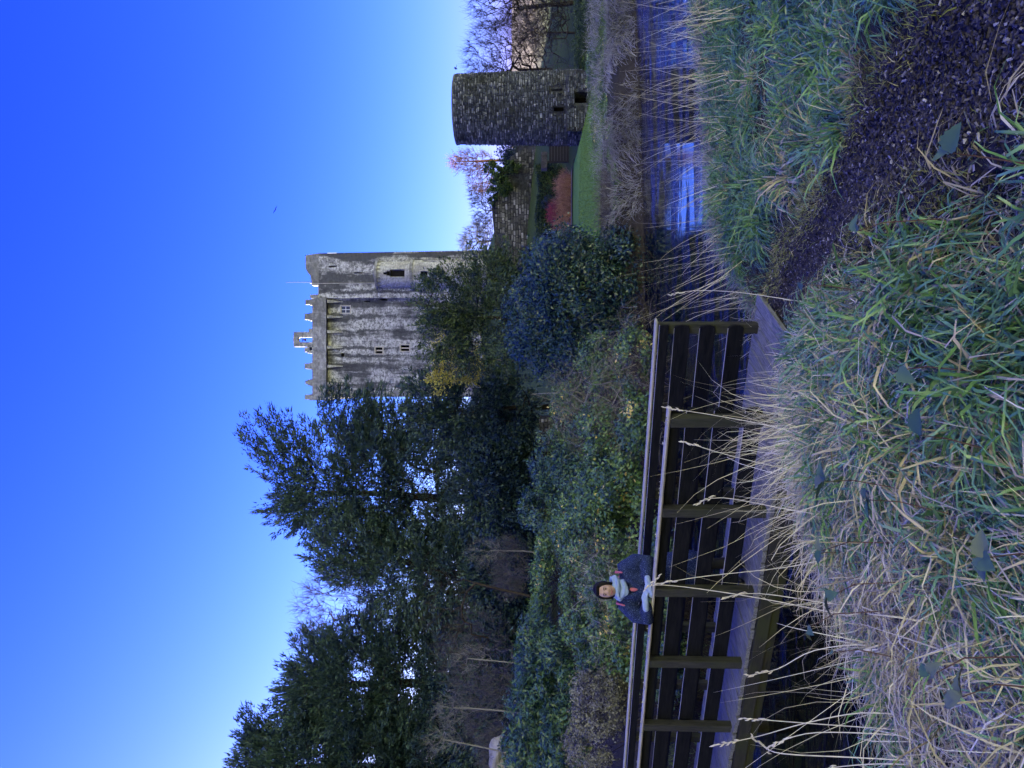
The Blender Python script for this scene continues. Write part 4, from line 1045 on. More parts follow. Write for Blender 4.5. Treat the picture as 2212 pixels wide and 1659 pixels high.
# hedge clipped into soft blocks
def hedge(name, label, x0, x1, y0, y1, z0, z1, seed, n, mat=HEDGE):
    r = np.random.default_rng(seed); root = empty(name, ((x0+x1)/2, y0, z0), label, 'hedge'); b = np.array([(x0+x1)/2, y0, z0])
    f = r.uniform(0, 1, n); P = np.stack([r.uniform(x0, x1, n), r.uniform(y0, y1, n), r.uniform(z0, z1, n)], 1)
    front = f < 0.6; P[front, 1] = y0+np.abs(r.normal(0, 0.08, front.sum()))
    topm = (f >= 0.6); P[topm, 2] = z1-np.abs(r.normal(0, 0.08, topm.sum()))
    P += 0.12*np.stack([np.sin(P[:, 2]*3), np.sin(P[:, 0]*2.3+P[:, 2]*2), np.sin(P[:, 0]*1.7)], 1)
    V, F = leaf_quads(P, 0.13, 0.6, nrm=np.array([0, -0.5, 0.6]), spread=0.7, r=r)
    npmesh('foliage', V-b, F, mat, root, rnd=np.repeat(r.uniform(0, 1, n), 4))
    mb = MB(); mb.box(x0+0.25-b[0], x1-0.25-b[0], 0.3, y1-y0-0.1, -0.3, z1-z0-0.3); mb.build('inner_twigs', DARKBARK, root)
    return root
hx0, hx1 = D(0, 512, 54).x, D(0, 366, 54).x
hedge('clipped_hedge', 'dark clipped hedge below the curtain wall, behind the red shrubs', hx0, hx1, 54, 57, 0.6, D(1160, 0, 54).z, 81, 14000)
shrub('clipped_ball', 'small dark ball of clipped box in front of the hedge', 'bush', [lobe(1186, 438, 52, 17, 14, 0.5)], 39, 2600, 0.09, 0.6, YEW, base_z=1.0, stems=3)
for k, (yd, rx, ry, mat_, lab) in enumerate([(400, 26, 22, REDTWIG, 'orange red twigged shrub nearest the tower gate'), (440, 30, 26, REDTWIG, 'orange red twigged shrub in the middle of the red row'),
                                             (478, 30, 22, REDTWIG, 'orange red twigged shrub beside the big laurel'), (462, 12, 16, PINKTWIG, 'small crimson twigged shrub above the red row')]):
    xd = 1232 if k < 3 else 1204
    twiggy('dogwood_shrub', lab, 'shrub', [lobe(xd, yd, 47.5+(k == 3), rx, ry, 0.9)], 90+k, 900, 0.9, mat_, 'red twigged shrubs along the lawn', 0.022, 0.5, 0.9, base_z=1.0)
# slatted gate beside the tower
gd = 52.0; gx0, gx1 = D(0, 362, gd).x, D(0, 331, gd).x; gz0, gz1 = D(1243, 0, gd).z, D(1186, 0, gd).z
gate = empty('slatted_gate', ((gx0+gx1)/2, gd, gz0), 'dark slatted timber gate beside the round tower', 'gate'); gmx = (gx0+gx1)/2
GATE_M = plain('gate_timber', (0.030, 0.026, 0.030), 0.8, 10, 0.3); GATES_M = plain('gate_edge', (0.10, 0.095, 0.10), 0.7, 10, 0.2)
k = 9
for i in range(k):
    z0 = (gz1-gz0)*i/k; mb = MB(); mb.box(gx0-gmx, gx1-gmx, 0, 0.06, z0+0.02, z0+(gz1-gz0)/k-0.03); sl = mb.build('slat', GATE_M, gate)
    mb = MB(); mb.box(gx0-gmx, gx1-gmx, -0.02, 0.0-0.002, z0+0.015, z0+0.045); mb.build('slat_edge', GATES_M, sl)
for x in (gx0-gmx-0.12, gx1-gmx+0.02):
    mb = MB(); mb.box(x, x+0.1, -0.03, 0.12, -0.4, gz1-gz0+0.1); mb.build('post', GATE_M, gate)
mb = MB(); mb.box(gx0-gmx, gx1-gmx, 0.065, 0.1, -0.3, gz1-gz0); mb.build('backing', GATE_M, gate)
# stone pier and lintel block over the gate
mb = MB(); p0 = D(1186, 364, 51.9); p1 = D(1172, 328, 51.9); mb.box(p0.x, p1.x, 51.88, 52.6, p0.z+0.12, p1.z+0.1)
o = mb.build('stone_lintel', stone_piece_mat('lintel_stone', [(0, (0.16, 0.145, 0.12)), (1, (0.16, 0.145, 0.12))]), None, bevel=0.03); tag(o, 'mossy stone lintel block above the slatted gate', 'lintel')
# gravel walk edging the lawn
V = []; a = D(1257, 505, 46.2); b_ = D(1262, 268, 45.9)
PX = np.linspace(a.x, b_.x, 30); z = H(PX, np.full(30, 46.2))+0.05
V = np.concatenate([np.stack([PX, np.full(30, 45.9), z], 1), np.stack([PX, np.full(30, 46.9), z+0.01], 1)]); i = np.arange(29)
o = npmesh('gravel_path', V, np.stack([i, i+1, i+31, i+30], 1), plain('gravel_walk', (0.26, 0.24, 0.21), 0.95, 30, 0.3)); tag(o, kind='structure', label='pale gravel walk along the far side of the lawn')
# low wall under the yew, boulder, birds
lw0, lw1 = D(1172, 962, 40), D(1166, 898, 40); zz = h1(lw0.x, 40)
lw = empty('low_wall', ((lw0.x+lw1.x)/2, 40, zz), 'short low grey stone wall under the dark yew', 'wall'); lmx = (lw0.x+lw1.x)/2
mb = MB(); mb.box(lw0.x-lmx, lw1.x-lmx, 0.05, 0.4, -0.4, lw1.z-zz); mb.build('wall', RT_M, lw)
lay_stones(lw, lambda u, z_: (Vector((u-lmx, 0.03, z_-zz)), 0.0), (zz-0.1, lw1.z), (lw0.x, lw1.x), CWS_M, 0.13, 9, 60, (0.15, 0.35), proud=0.04)
bm = bmesh.new(); bmesh.ops.create_icosphere(bm, subdivisions=3, radius=1.0)
for v in bm.verts:
    c_ = v.co.copy(); v.co *= 1+0.18*math.sin(c_.x*3+1)*math.sin(c_.y*2.3)+0.1*math.sin(c_.z*5+c_.x*4)
    v.co.x *= 0.75; v.co.y *= 0.5; v.co.z *= 0.42
me = bpy.data.meshes.new('boulder'); bm.to_mesh(me); bm.free(); me.materials.append(plain('boulder_stone', (0.22, 0.21, 0.19), 0.9, 3, 0.4, 0.2, 0.5, 0.05))
p = D(1078, 1628, 30); o = link(bpy.data.objects.new('boulder', me)); o.location = p; tag(o, 'pale grey boulder above the laurel hedge at far left', 'boulder')
mb = MB(); mb.box(p.x-0.5, p.x+0.5, p.y-0.3, p.y+0.4, h1(p.x, p.y)-0.2, p.z-0.2); o2 = mb.build('boulder_footing', plain('mossy_rock', (0.05, 0.055, 0.03), 0.9, 3, 0.4), None, bevel=0.1)
tag(o2, 'mossy rock footing hidden under the pale boulder', 'rock')
BIRD_M = plain('bird_feather', (0.010, 0.010, 0.011), 0.7, 3, 0.2)
def bird(xd, yd, dep, span, bank, lab):
    p = D(xd, yd, dep); bm = bmesh.new()
    pr = [(-0.28, 0.0), (-0.2, 0.035), (-0.05, 0.055), (0.1, 0.05), (0.2, 0.035), (0.27, 0.0)]
    k = 8; rings = []
    for y_, r_ in pr: rings.append([bm.verts.new((r_*math.cos(2*math.pi*j/k)+0, y_, r_*0.8*math.sin(2*math.pi*j/k))) for j in range(k)])
    for a_, b2 in zip(rings[:-1], rings[1:]):
        for j in range(k): bm.faces.new((a_[j], a_[(j+1) % k], b2[(j+1) % k], b2[j]))
    for s in (-1, 1):
        w_ = [(0.02, 0.12, 0.02), (0.22, 0.17, 0.10), (0.5, 0.02, 0.03), (0.42, -0.06, 0.02), (0.2, -0.03, 0.07), (0.02, -0.1, 0.02)]
        up_ = [bm.verts.new((s*x, y, z+0.006)) for x, y, z in w_]; dn_ = [bm.verts.new((s*x, y, z-0.006)) for x, y, z in w_]
        bm.faces.new(up_); bm.faces.new(dn_[::-1])
        for j in range(6): bm.faces.new((up_[j], dn_[j], dn_[(j+1) % 6], up_[(j+1) % 6]))
    t_ = [bm.verts.new(v) for v in ((-0.03, -0.26, 0.0), (0.03, -0.26, 0.0), (0.09, -0.42, 0.0), (-0.09, -0.42, 0.0))]; bm.faces.new(t_)
    bmesh.ops.recalc_face_normals(bm, faces=bm.faces)
    me = bpy.data.meshes.new('bird'); bm.to_mesh(me); bm.free(); me.materials.append(BIRD_M)
    o = link(bpy.data.objects.new('bird', me)); o.location = p; o.scale = (span,)*3; o.rotation_euler = bank; tag(o, lab, 'bird', 'birds in flight')
bird(595, 453, 60, 0.75, (0.3, 0.35, 0.25), 'dark bird gliding high in the open sky above the wall')
bird(985, 147, 70, 0.7, (0.4, -0.5, 0.9), 'small dark bird flying just above the bare trees by the round tower')

# ---------------------------------------------------------------- timber footbridge
def wood_mat(name, a, b, moss=None, axis=(1, 9, 9), rough=0.85, bstr=0.4, moss_amt=0.8, spec=0.2):
    m, nt, out = new_mat(name)
    v = coords(nt, axis); n = tex_noise(nt, 4.0, 6, 0.7, v, 0.4); big = tex_noise(nt, 2.2, 4, 0.6, wcoords(nt))
    c = ramp(nt, [(0.3, a), (0.72, b)], n)
    if moss: c = mixc(nt, maths(nt, 'MULTIPLY', ramp(nt, [(0.45, (0, 0, 0)), (0.62, (1, 1, 1))], big), moss_amt), c, moss)
    finish(nt, out, c, rough, n, bstr, 0.006, spec)
    return m
POST_M = wood_mat('post_mossy_wood', (0.018, 0.018, 0.017), (0.050, 0.049, 0.045), (0.040, 0.046, 0.022), (9, 9, 1), moss_amt=0.5, spec=0.08)
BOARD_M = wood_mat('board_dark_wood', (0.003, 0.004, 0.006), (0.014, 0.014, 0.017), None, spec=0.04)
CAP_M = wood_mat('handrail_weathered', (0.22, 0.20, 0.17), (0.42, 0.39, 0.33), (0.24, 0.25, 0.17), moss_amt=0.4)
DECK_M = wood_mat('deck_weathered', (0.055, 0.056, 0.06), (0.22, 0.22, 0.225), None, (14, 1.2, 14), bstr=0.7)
BEAM_M = wood_mat('beam_wet_wood', (0.012, 0.012, 0.010), (0.035, 0.032, 0.024), (0.03, 0.035, 0.012))
BU = Vector((-0.889, 0.458)).normalized(); N0 = Vector((-0.30, 7.28)); DZ = 0.9
bridge = empty('footbridge', (N0.x, N0.y, DZ), 'weathered timber footbridge with board railings over the stream', 'footbridge', rz=math.atan2(BU.y, BU.x))
NL, FW = 8.3, 1.12           # length of the near railing, clear width (local +y faces the camera)
def bb(name, x0, x1, y0, y1, z0, z1, mat, bevel=0.006, rot=None):
    mb = MB(); mb.box(x0, x1, y0, y1, z0, z1); o = mb.build(name, mat, bridge, bevel=bevel)
    return o
pw = 0.15; x = -0.75; i = 0
while x < NL+0.5:            # deck planks
    g_ = random.uniform(0.008, 0.018); dz = random.uniform(-0.004, 0.004)
    y1 = 0.13 if x > -0.2 else 0.13-(0.2+x)*0.0
    bb('deck_plank', x+g_/2, x+pw-g_/2, -FW-0.14+random.uniform(-0.01, 0.01), y1+random.uniform(-0.012, 0.012), -0.045+dz, dz, DECK_M, 0.004)
    x += pw
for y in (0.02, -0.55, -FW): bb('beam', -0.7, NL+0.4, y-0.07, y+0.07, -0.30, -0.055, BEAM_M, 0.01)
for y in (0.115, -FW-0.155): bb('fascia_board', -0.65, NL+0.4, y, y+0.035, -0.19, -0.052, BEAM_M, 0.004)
def railing(y, side, xs_, x0, x1):
    # side=+1: posts towards the camera, boards on the far side of the posts; -1: the reverse
    for px in xs_:
        mb = MB(); mb.box(px-0.055, px+0.055, y-0.045, y+0.045, -0.10, 1.02); mb.build('post', POST_M, bridge, bevel=0.008)
    yb = y-side*0.045
    for k, (z0, z1, t) in enumerate(((0.15, 0.31, 0.035), (0.44, 0.60, 0.035), (0.70, 0.86, 0.035), (0.92, 1.015, 0.045))):
        # boards come in lengths that meet at the posts
        cuts = [x0]+[p for j, p in enumerate(xs_) if j % 3 == 2 and x0+0.6 < p < x1-0.6]+[x1]
        for a, b in zip(cuts[:-1], cuts[1:]):
            ya, yc = sorted((yb-side*0.001, yb-side*(t+0.001)))
            mb = MB()
            if k < 3 and (a == x0 or b == x1):     # rounded free ends
                pts = []
                r_ = (z1-z0)/2; zc = (z0+z1)/2; ra = 0.035
                lo, hi = a+0.002, b-0.002
                left = [(lo+ra*(1-math.sin(t_)), zc+r_*math.cos(t_)) for t_ in np.linspace(0, math.pi, 7)] if a == x0 else [(lo, z1), (lo, z0)]
                rgt = [(hi-ra*(1-math.sin(t_)), zc-r_*math.cos(t_)) for t_ in np.linspace(0, math.pi, 7)] if b == x1 else [(hi, z0), (hi, z1)]
                mb.prism(left+rgt, 'y', ya, yc)
            else: mb.box(a+0.002, b-0.002, ya, yc, z0, z1)
            ob = mb.build('rail_board', BOARD_M, bridge, bevel=0.004); ob.data.materials.append(CAP_M)   # weathered upper edge, also painted pale for the sky it reflects
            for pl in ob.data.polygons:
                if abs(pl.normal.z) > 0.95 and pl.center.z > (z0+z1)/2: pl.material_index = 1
    mb = MB(); mb.box(x0-0.03, x1+0.03, y-0.055, y+0.045, 1.024, 1.054); return mb.build('handrail', CAP_M, bridge, bevel=0.012)
near_posts = [0.05+1.045*k for k in range(8)]; far_posts = [-0.42+1.045*k for k in range(9)]
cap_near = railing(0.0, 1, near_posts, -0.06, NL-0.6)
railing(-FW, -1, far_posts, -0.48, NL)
# timber piles and bank boards under the deck
for x in (1.1, 5.6):
    for y in (0.0, -FW):
        mb = MB(); mb.tube([(x, y, -1.7), (x, y, -0.31)], [0.09, 0.085], 10); mb.build('pile', BEAM_M, bridge)
    bb('cross_beam', x-0.08, x+0.08, -FW-0.25, 0.25, -0.46, -0.305, BEAM_M)
# moss tufts on the handrail
n = 900; px = rng.uniform(0, NL-0.6, n); cl = np.sin(px*9)+np.sin(px*23+1) > 0.3; px = px[cl]; n = len(px)
P = np.stack([px, rng.uniform(-0.05, -0.02, n)+0.065*(rng.uniform(0, 1, n) > 0.4), np.full(n, 1.052)], 1)
V, F = leaf_quads(P, 0.018, 0.8)
o = npmesh('lichen', V, F, leaf_mat('lichen_grey', [(0, (0.2, 0.2, 0.14)), (1, (0.45, 0.44, 0.36))], 0.9, 0.1, 0), cap_near, rnd=np.repeat(rng.uniform(0, 1, n), 4)); o['kind'] = 'stuff'

# ---------------------------------------------------------------- the woman leaning on the rail
SKIN = plain('skin', (0.36, 0.23, 0.19), 0.5, 30, 0.08, 0.4, 0.05, 0.002)
m, nt, out = new_mat('coat_boucle'); v = coords(nt)
n1 = tex_noise(nt, 120, 3, 0.7, v); n2 = tex_noise(nt, 9, 3, 0.6, v)
c = ramp(nt, [(0.42, (0.010, 0.016, 0.058)), (0.58, (0.028, 0.044, 0.14)), (0.70, (0.20, 0.26, 0.46))], n1)
finish(nt, out, c, 0.95, maths(nt, 'ADD', n1, n2), 0.9, 0.012, 0.1); COAT = m
SCARF = plain('scarf_wool', (0.22, 0.29, 0.46), 0.9, 60, 0.12, 0.1, 0.3, 0.004)
GLOVE = plain('glove_wool', (0.25, 0.32, 0.50), 0.9, 60, 0.10, 0.1, 0.3, 0.003)
HAIR = plain('hair_black', (0.008, 0.007, 0.007), 0.7, 40, 0.3, 0.1, 0.3, 0.004, (1, 1, 0.1))
PINK = plain('strap_pink', (0.40, 0.11, 0.17), 0.7, 30, 0.1)
TROUS = plain('trousers_black', (0.012, 0.012, 0.016), 0.8, 30, 0.2)
BOOT = plain('boot_black', (0.012, 0.011, 0.011), 0.5, 20, 0.2)
def remesh(o, vox, smooth_it=4):
    r = o.modifiers.new('remesh', 'REMESH'); r.mode = 'VOXEL'; r.voxel_size = vox; r.use_smooth_shade = True
    s = o.modifiers.new('smooth', 'SMOOTH'); s.iterations = smooth_it; s.factor = 0.5
    dg = bpy.context.evaluated_depsgraph_get(); dg.update()
    me = bpy.data.meshes.new_from_object(o.evaluated_get(dg)); old = o.data
    mats = list(old.materials); o.modifiers.clear(); o.data = me
    if not me.materials:
        for q in mats: me.materials.append(q)
    me.polygons.foreach_set('use_smooth', [True]*len(me.polygons)); me.update()
    return o
def limb(mb, pts, radii, k=14):
    """a chain of tapered, round-ended segments"""
    P = []; R = []
    p0, p1 = Vector(pts[0]), Vector(pts[1]); t = (p0-p1).normalized()
    for a in (0.0, 0.5, 0.87): P.append(p0+t*radii[0]*math.sqrt(max(0, 1-a*a))); R.append(max(0.002, radii[0]*a))
    for p, r_ in zip(pts, radii): P.append(Vector(p)); R.append(r_)
    q0, q1 = Vector(pts[-2]), Vector(pts[-1]); t = (q1-q0).normalized()
    for a in (0.87, 0.5, 0.0): P.append(q1+t*radii[-1]*math.sqrt(max(0, 1-a*a))); R.append(max(0.002, radii[-1]*a))
    mb.tube(P, R, k)
pr = bridge.matrix_basis.to_3x3() if False else None
pc = D(1300, 1270, 8.55)
PR = Vector((pc.x, pc.y, DZ))
PRZ = 0.12
def W(x, y, z): return (x, y, z)
# landmarks in the figure's own frame: x to the viewer's right, y away from the viewer, z up from the deck
head = Vector((-0.005, -0.16, 1.535)); neck = Vector((0.01, -0.10, 1.40)); chest = Vector((0.03, -0.02, 1.20)); hips = Vector((0.17, 0.12, 0.86))
shL, shR = Vector((-0.175, -0.04, 1.30)), Vector((0.215, -0.03, 1.31))      # viewer's left and right
elL, elR = Vector((-0.30, -0.10, 1.085)), Vector((0.30, -0.08, 1.075))
haL, haR = Vector((-0.10, -0.245, 1.115)), Vector((0.10, -0.25, 1.10))
mb = MB()
mb.ell(head, (0.075, 0.092, 0.112), 20, 14)
mb.ell(head+Vector((0.003, -0.02, -0.05)), (0.058, 0.07, 0.062), 16, 10)                      # jaw
mb.ell(head+Vector((0.0, -0.093, -0.018)), (0.013, 0.017, 0.022), 10, 8)                       # nose
mb.ell(head+Vector((0.035, -0.07, -0.025)), (0.022, 0.02, 0.02), 10, 8); mb.ell(head+Vector((-0.035, -0.07, -0.025)), (0.022, 0.02, 0.02), 10, 8)
mb.ell(head+Vector((0.074, 0.01, -0.01)), (0.012, 0.02, 0.03), 8, 8); mb.ell(head+Vector((-0.074, 0.01, -0.01)), (0.012, 0.02, 0.03), 8, 8)
limb(mb, [head+Vector((0, 0.02, -0.06)), neck, chest, hips], [0.05, 0.055, 0.13, 0.13])
for s_, e_, h_ in ((shL, elL, haL), (shR, elR, haR)): limb(mb, [s_*0.7+chest*0.3, s_, e_, e_*0.25+h_*0.75, h_], [0.06, 0.055, 0.042, 0.032, 0.03])
for sx, fx in ((-0.08, 0.02), (0.08, 0.21)):
    limb(mb, [hips+Vector((sx, 0, -0.02)), Vector((hips.x+sx*1.0, 0.12, 0.47)), Vector((fx+0.06, 0.14, 0.10)), Vector((fx+0.06, 0.14, 0.07))], [0.085, 0.06, 0.045, 0.045])
person = mb.build('person', SKIN); remesh(person, 0.012, 2)
person.location = PR; person.rotation_euler = (0, 0, PRZ)
tag(person, 'woman in navy coat and pale blue scarf leaning on the bridge rail', 'person')
def pchild(mb, name, mat, vox=None, sm=4):
    o = mb.build(name, mat); o = remesh(o, vox, sm) if vox else o; o.parent = person; return o
# trouser legs and boots
mb = MB()
for sx, fx in ((-0.08, 0.02), (0.08, 0.21)): limb(mb, [hips+Vector((sx, 0, -0.02)), Vector((hips.x+sx, 0.12, 0.47)), Vector((fx+0.06, 0.14, 0.14))], [0.10, 0.075, 0.06])
pchild(mb, 'trousers', TROUS, 0.016)
for fx in (0.02, 0.21):
    mb = MB(); limb(mb, [Vector((fx+0.06, 0.15, 0.20)), Vector((fx+0.06, 0.15, 0.07))], [0.065, 0.06]); limb(mb, [Vector((fx+0.06, 0.15, 0.055)), Vector((fx+0.055, -0.01, 0.045))], [0.055, 0.045])
    pchild(mb, 'boot', BOOT, 0.014)
# coat: body, sleeves and skirt in one
mb = MB()
limb(mb, [neck+Vector((0.005, 0.03, -0.03)), chest+Vector((0, 0.01, 0.06)), chest+Vector((0.01, 0.02, -0.04))], [0.10, 0.165, 0.18], 18)
mb.ell(chest+Vector((0.0, 0.0, 0.04)), (0.225, 0.15, 0.12), 18, 12)
limb(mb, [chest, Vector((0.11, 0.06, 1.02)), hips, Vector((0.19, 0.13, 0.68)), Vector((0.195, 0.13, 0.56))], [0.175, 0.18, 0.20, 0.215, 0.22], 20)
for s_, e_, h_ in ((shL, elL, haL), (shR, elR, haR)):
    limb(mb, [s_*0.6+chest*0.4, s_, s_*0.45+e_*0.55+Vector((0.03*(1 if s_.x > 0 else -1), 0, 0.01)), e_, e_*0.35+h_*0.65], [0.11, 0.105, 0.098, 0.085, 0.066], 16)
coat = pchild(mb, 'coat', COAT, 0.013, 5)
r_ = random.Random(4)
# collar edges of the coat
mb = MB(); limb(mb, [Vector((-0.075, -0.13, 1.365)), Vector((-0.055, -0.185, 1.25)), Vector((0.005, -0.19, 1.12))], [0.03, 0.035, 0.02]); limb(mb, [Vector((0.10, -0.12, 1.37)), Vector((0.095, -0.17, 1.26)), Vector((0.02, -0.19, 1.12))], [0.03, 0.035, 0.02])
pchild(mb, 'lapel', COAT, 0.011)
# scarf: loose wound folds over a soft roll
mb = MB(); mb.ell((0.012, -0.085, 1.40), (0.118, 0.105, 0.062), 18, 12); mb.ell((0.012, -0.12, 1.345), (0.098, 0.085, 0.055), 16, 10)
for k, (rx, ry, z, tl, r_f) in enumerate(((0.108, 0.100, 1.437, 0.028, 0.022), (0.122, 0.118, 1.408, 0.018, 0.023), (0.118, 0.122, 1.376, 0.0, 0.022), (0.100, 0.112, 1.345, -0.012, 0.021), (0.080, 0.098, 1.316, -0.02, 0.020))):
    pts = [Vector((0.012+rx*math.cos(a), -0.092+ry*math.sin(a)-0.008*k*(1 if math.sin(a) < 0 else 0), z+tl*math.cos(a)+0.010*math.sin(3*a+k))) for a in np.linspace(0, 2*math.pi, 25)]
    mb.tube(pts, [r_f*(0.9+0.2*math.sin(5*i+k)) for i in range(25)], 10, caps=False)
mb.ell((0.108, -0.10, 1.445), (0.036, 0.040, 0.045), 12, 8)
pchild(mb, 'scarf', SCARF, 0.008, 1)
# gloves: palm, four fingers, thumb, folded over one another on the rail
def glove(o_, ax, n_, flip, name='glove'):
    mb = MB(); o_ = Vector(o_); ax = Vector(ax).normalized(); n_ = Vector(n_).normalized(); sd = ax.cross(n_).normalized()*flip
    limb(mb, [o_-ax*0.085, o_-ax*0.03, o_+ax*0.02], [0.034, 0.036, 0.038])
    for j in range(-1, 2): limb(mb, [o_-ax*0.02+sd*0.02*j, o_+ax*0.05+sd*0.024*j], [0.022, 0.019])
    for j, l in enumerate((0.055, 0.068, 0.064, 0.05)):
        b_ = o_+ax*0.05+sd*0.0215*(j-1.5)
        limb(mb, [b_, b_+ax*l*0.55-n_*0.006, b_+ax*l*0.95-n_*(0.022+0.006*j)], [0.0125, 0.0118, 0.010], 10)
    tb = o_-ax*0.01+sd*(-0.034)
    limb(mb, [tb, tb+ax*0.03-sd*0.02, tb+ax*0.065-sd*0.022-n_*0.012], [0.017, 0.014, 0.0115], 10)
    return pchild(mb, name, GLOVE, 0.006, 2)
glove((-0.095, -0.255, 1.122), (1, -0.12, 0.06), (0, -0.45, 0.9), 1)
glove((0.06, -0.275, 1.088), (-1, -0.10, -0.12), (0, -0.6, 0.8), -1)
# hair, with fringe line and low tail
mb = MB(); mb.ell(head+Vector((0.006, 0.030, 0.028)), (0.092, 0.097, 0.112), 20, 14)
mb.ell(head+Vector((0.0, 0.06, -0.05)), (0.085, 0.07, 0.10), 16, 12)
mb.ell(head+Vector((-0.076, -0.012, 0.0)), (0.018, 0.03, 0.085), 12, 10); mb.ell(head+Vector((0.078, -0.012, 0.0)), (0.018, 0.03, 0.085), 12, 10)
mb.ell(head+Vector((0, -0.052, 0.098)), (0.062, 0.038, 0.022), 14, 8)
hair = pchild(mb, 'hair', HAIR, 0.008, 2)
# eyes, brows, mouth
DARK = plain('eye_dark', (0.015, 0.012, 0.012), 0.3, 5, 0.1); LIPS = plain('lips', (0.34, 0.12, 0.11), 0.45, 20, 0.1)
for s in (-1, 1):
    mb = MB(); mb.ell(head+Vector((s*0.031, -0.087, 0.008)), (0.014, 0.008, 0.0055), 10, 8); pchild(mb, 'eye', DARK)
    mb = MB(); limb(mb, [head+Vector((s*0.014, -0.090, 0.026)), head+Vector((s*0.032, -0.088, 0.031)), head+Vector((s*0.048, -0.078, 0.026))], [0.0032, 0.0038, 0.002], 8); pchild(mb, 'eyebrow', DARK)
mb = MB(); limb(mb, [head+Vector((-0.026, -0.082, -0.052)), head+Vector((0.0, -0.094, -0.059)), head+Vector((0.026, -0.082, -0.052))], [0.004, 0.007, 0.004], 8); pchild(mb, 'mouth', LIPS)
# backpack straps and the pink top at the neck
for pts in ([Vector((-0.135, 0.06, 1.385)), Vector((-0.155, -0.06, 1.405)), Vector((-0.165, -0.135, 1.335))], [Vector((0.165, 0.06, 1.40)), Vector((0.18, -0.06, 1.415)), Vector((0.185, -0.125, 1.355))]):
    mb = MB(); limb(mb, pts, [0.012, 0.017, 0.010], 10); pchild(mb, 'backpack_strap', PINK, 0.008, 2)
mb = MB(); mb.ell((0.012, -0.175, 1.235), (0.022, 0.03, 0.045), 12, 8); pchild(mb, 'top', PINK)
mb = MB(); mb.ell((0.03, 0.21, 1.20), (0.13, 0.09, 0.19), 14, 10); pchild(mb, 'backpack', PINK)

# ---------------------------------------------------------------- grass, straw and reeds of the near bank
GREEN = leaf_mat('grass_green', [(0, (0.052, 0.120, 0.040)), (0.4, (0.105, 0.235, 0.075)), (0.85, (0.20, 0.35, 0.125)), (0.93, (0.36, 0.32, 0.15)), (1, (0.52, 0.43, 0.25))], 0.32, 0.5, 0.2)
STRAW = leaf_mat('grass_straw', [(0, (0.20, 0.16, 0.085)), (0.4, (0.43, 0.375, 0.235)), (0.85, (0.65, 0.59, 0.41)), (1, (0.76, 0.71, 0.55))], 0.55, 0.3, 0.15)
OLIVE = leaf_mat('grass_mossy', [(0, (0.10, 0.12, 0.035)), (0.6, (0.20, 0.22, 0.07)), (1, (0.36, 0.32, 0.15))], 0.6, 0.3, 0.1)

def on_bank(P2):
    dn = dist_line(NEAR_BANK, P2[:, 0], P2[:, 1]); ins = in_poly(POLY, P2[:, 0], P2[:, 1]); dp = dist_line(PATH, P2[:, 0], P2[:, 1])
    return (~ins) & (dn > 0.02), dp
def box_pts(n, x0, x1, y0, y1, r): return np.stack([r.uniform(x0, x1, n), r.uniform(y0, y1, n)], 1)
def in_view(P2, mg=0.7): return np.abs(P2[:, 0]) < 0.53*P2[:, 1]+mg

def tussocks(name, label, cents, per, L, width, mat, seed, lean=None, spread=0.5, droop=(0.35, 0.9), rad=0.09, nseg=4, upz=0.8, tone=(0.5, 0.2), pathclear=0.22, flow=0.5, wave=0.12):
    r = np.random.default_rng(seed)
    ok, dp = on_bank(cents); cents = cents[ok & (dp > pathclear)]
    k = len(cents); sc = r.uniform(0.6, 1.3, k); nn = r.poisson(per*sc); idx = np.repeat(np.arange(k), nn); n = len(idx)
    off = r.normal(size=(n, 2))*rad*sc[idx][:, None]
    B = cents[idx]+off; z = H(B[:, 0], B[:, 1])
    P = np.stack([B[:, 0], B[:, 1], z-0.02], 1)
    ang = np.arctan2(np.sin(cents[:, 1]*1.3+cents[:, 0]*0.7), np.cos(cents[:, 0]*1.1-cents[:, 1]*0.5))+r.normal(0, 0.5, k)
    fl = np.stack([np.cos(ang), np.sin(ang)], 1)[idx]*flow
    if lean is not None: fl = fl*0.6+np.array(lean)
    hd = off/np.maximum(np.linalg.norm(off, axis=1, keepdims=True), 1e-6)*spread*r.uniform(0.2, 1.3, n)[:, None]+fl+r.normal(size=(n, 2))*0.25
    d = np.concatenate([hd, np.full((n, 1), upz)+r.uniform(-0.25, 0.3, n)[:, None]], 1)
    Ln = L*sc[idx]*r.uniform(0.45, 1.25, n)
    dr = r.uniform(droop[0], droop[1], n)
    V, F = ribbons(P, d, Ln, width*r.uniform(0.6, 1.4, n), dr, nseg, r=r, wave=wave)
    # blades that would sink rest on the soil
    z2 = H(V[:, 0], V[:, 1])+0.012; V[:, 2] = np.maximum(V[:, 2], z2-0.03)
    tc = r.normal(tone[0], tone[1], k)
    rv = np.clip(tc[idx]+r.normal(0, 0.2, n), 0, 1)
    o = npmesh(name, V, F, mat, rnd=np.repeat(rv, (nseg+1)*2)); tag(o, label, 'grass', kind='stuff')
    return o

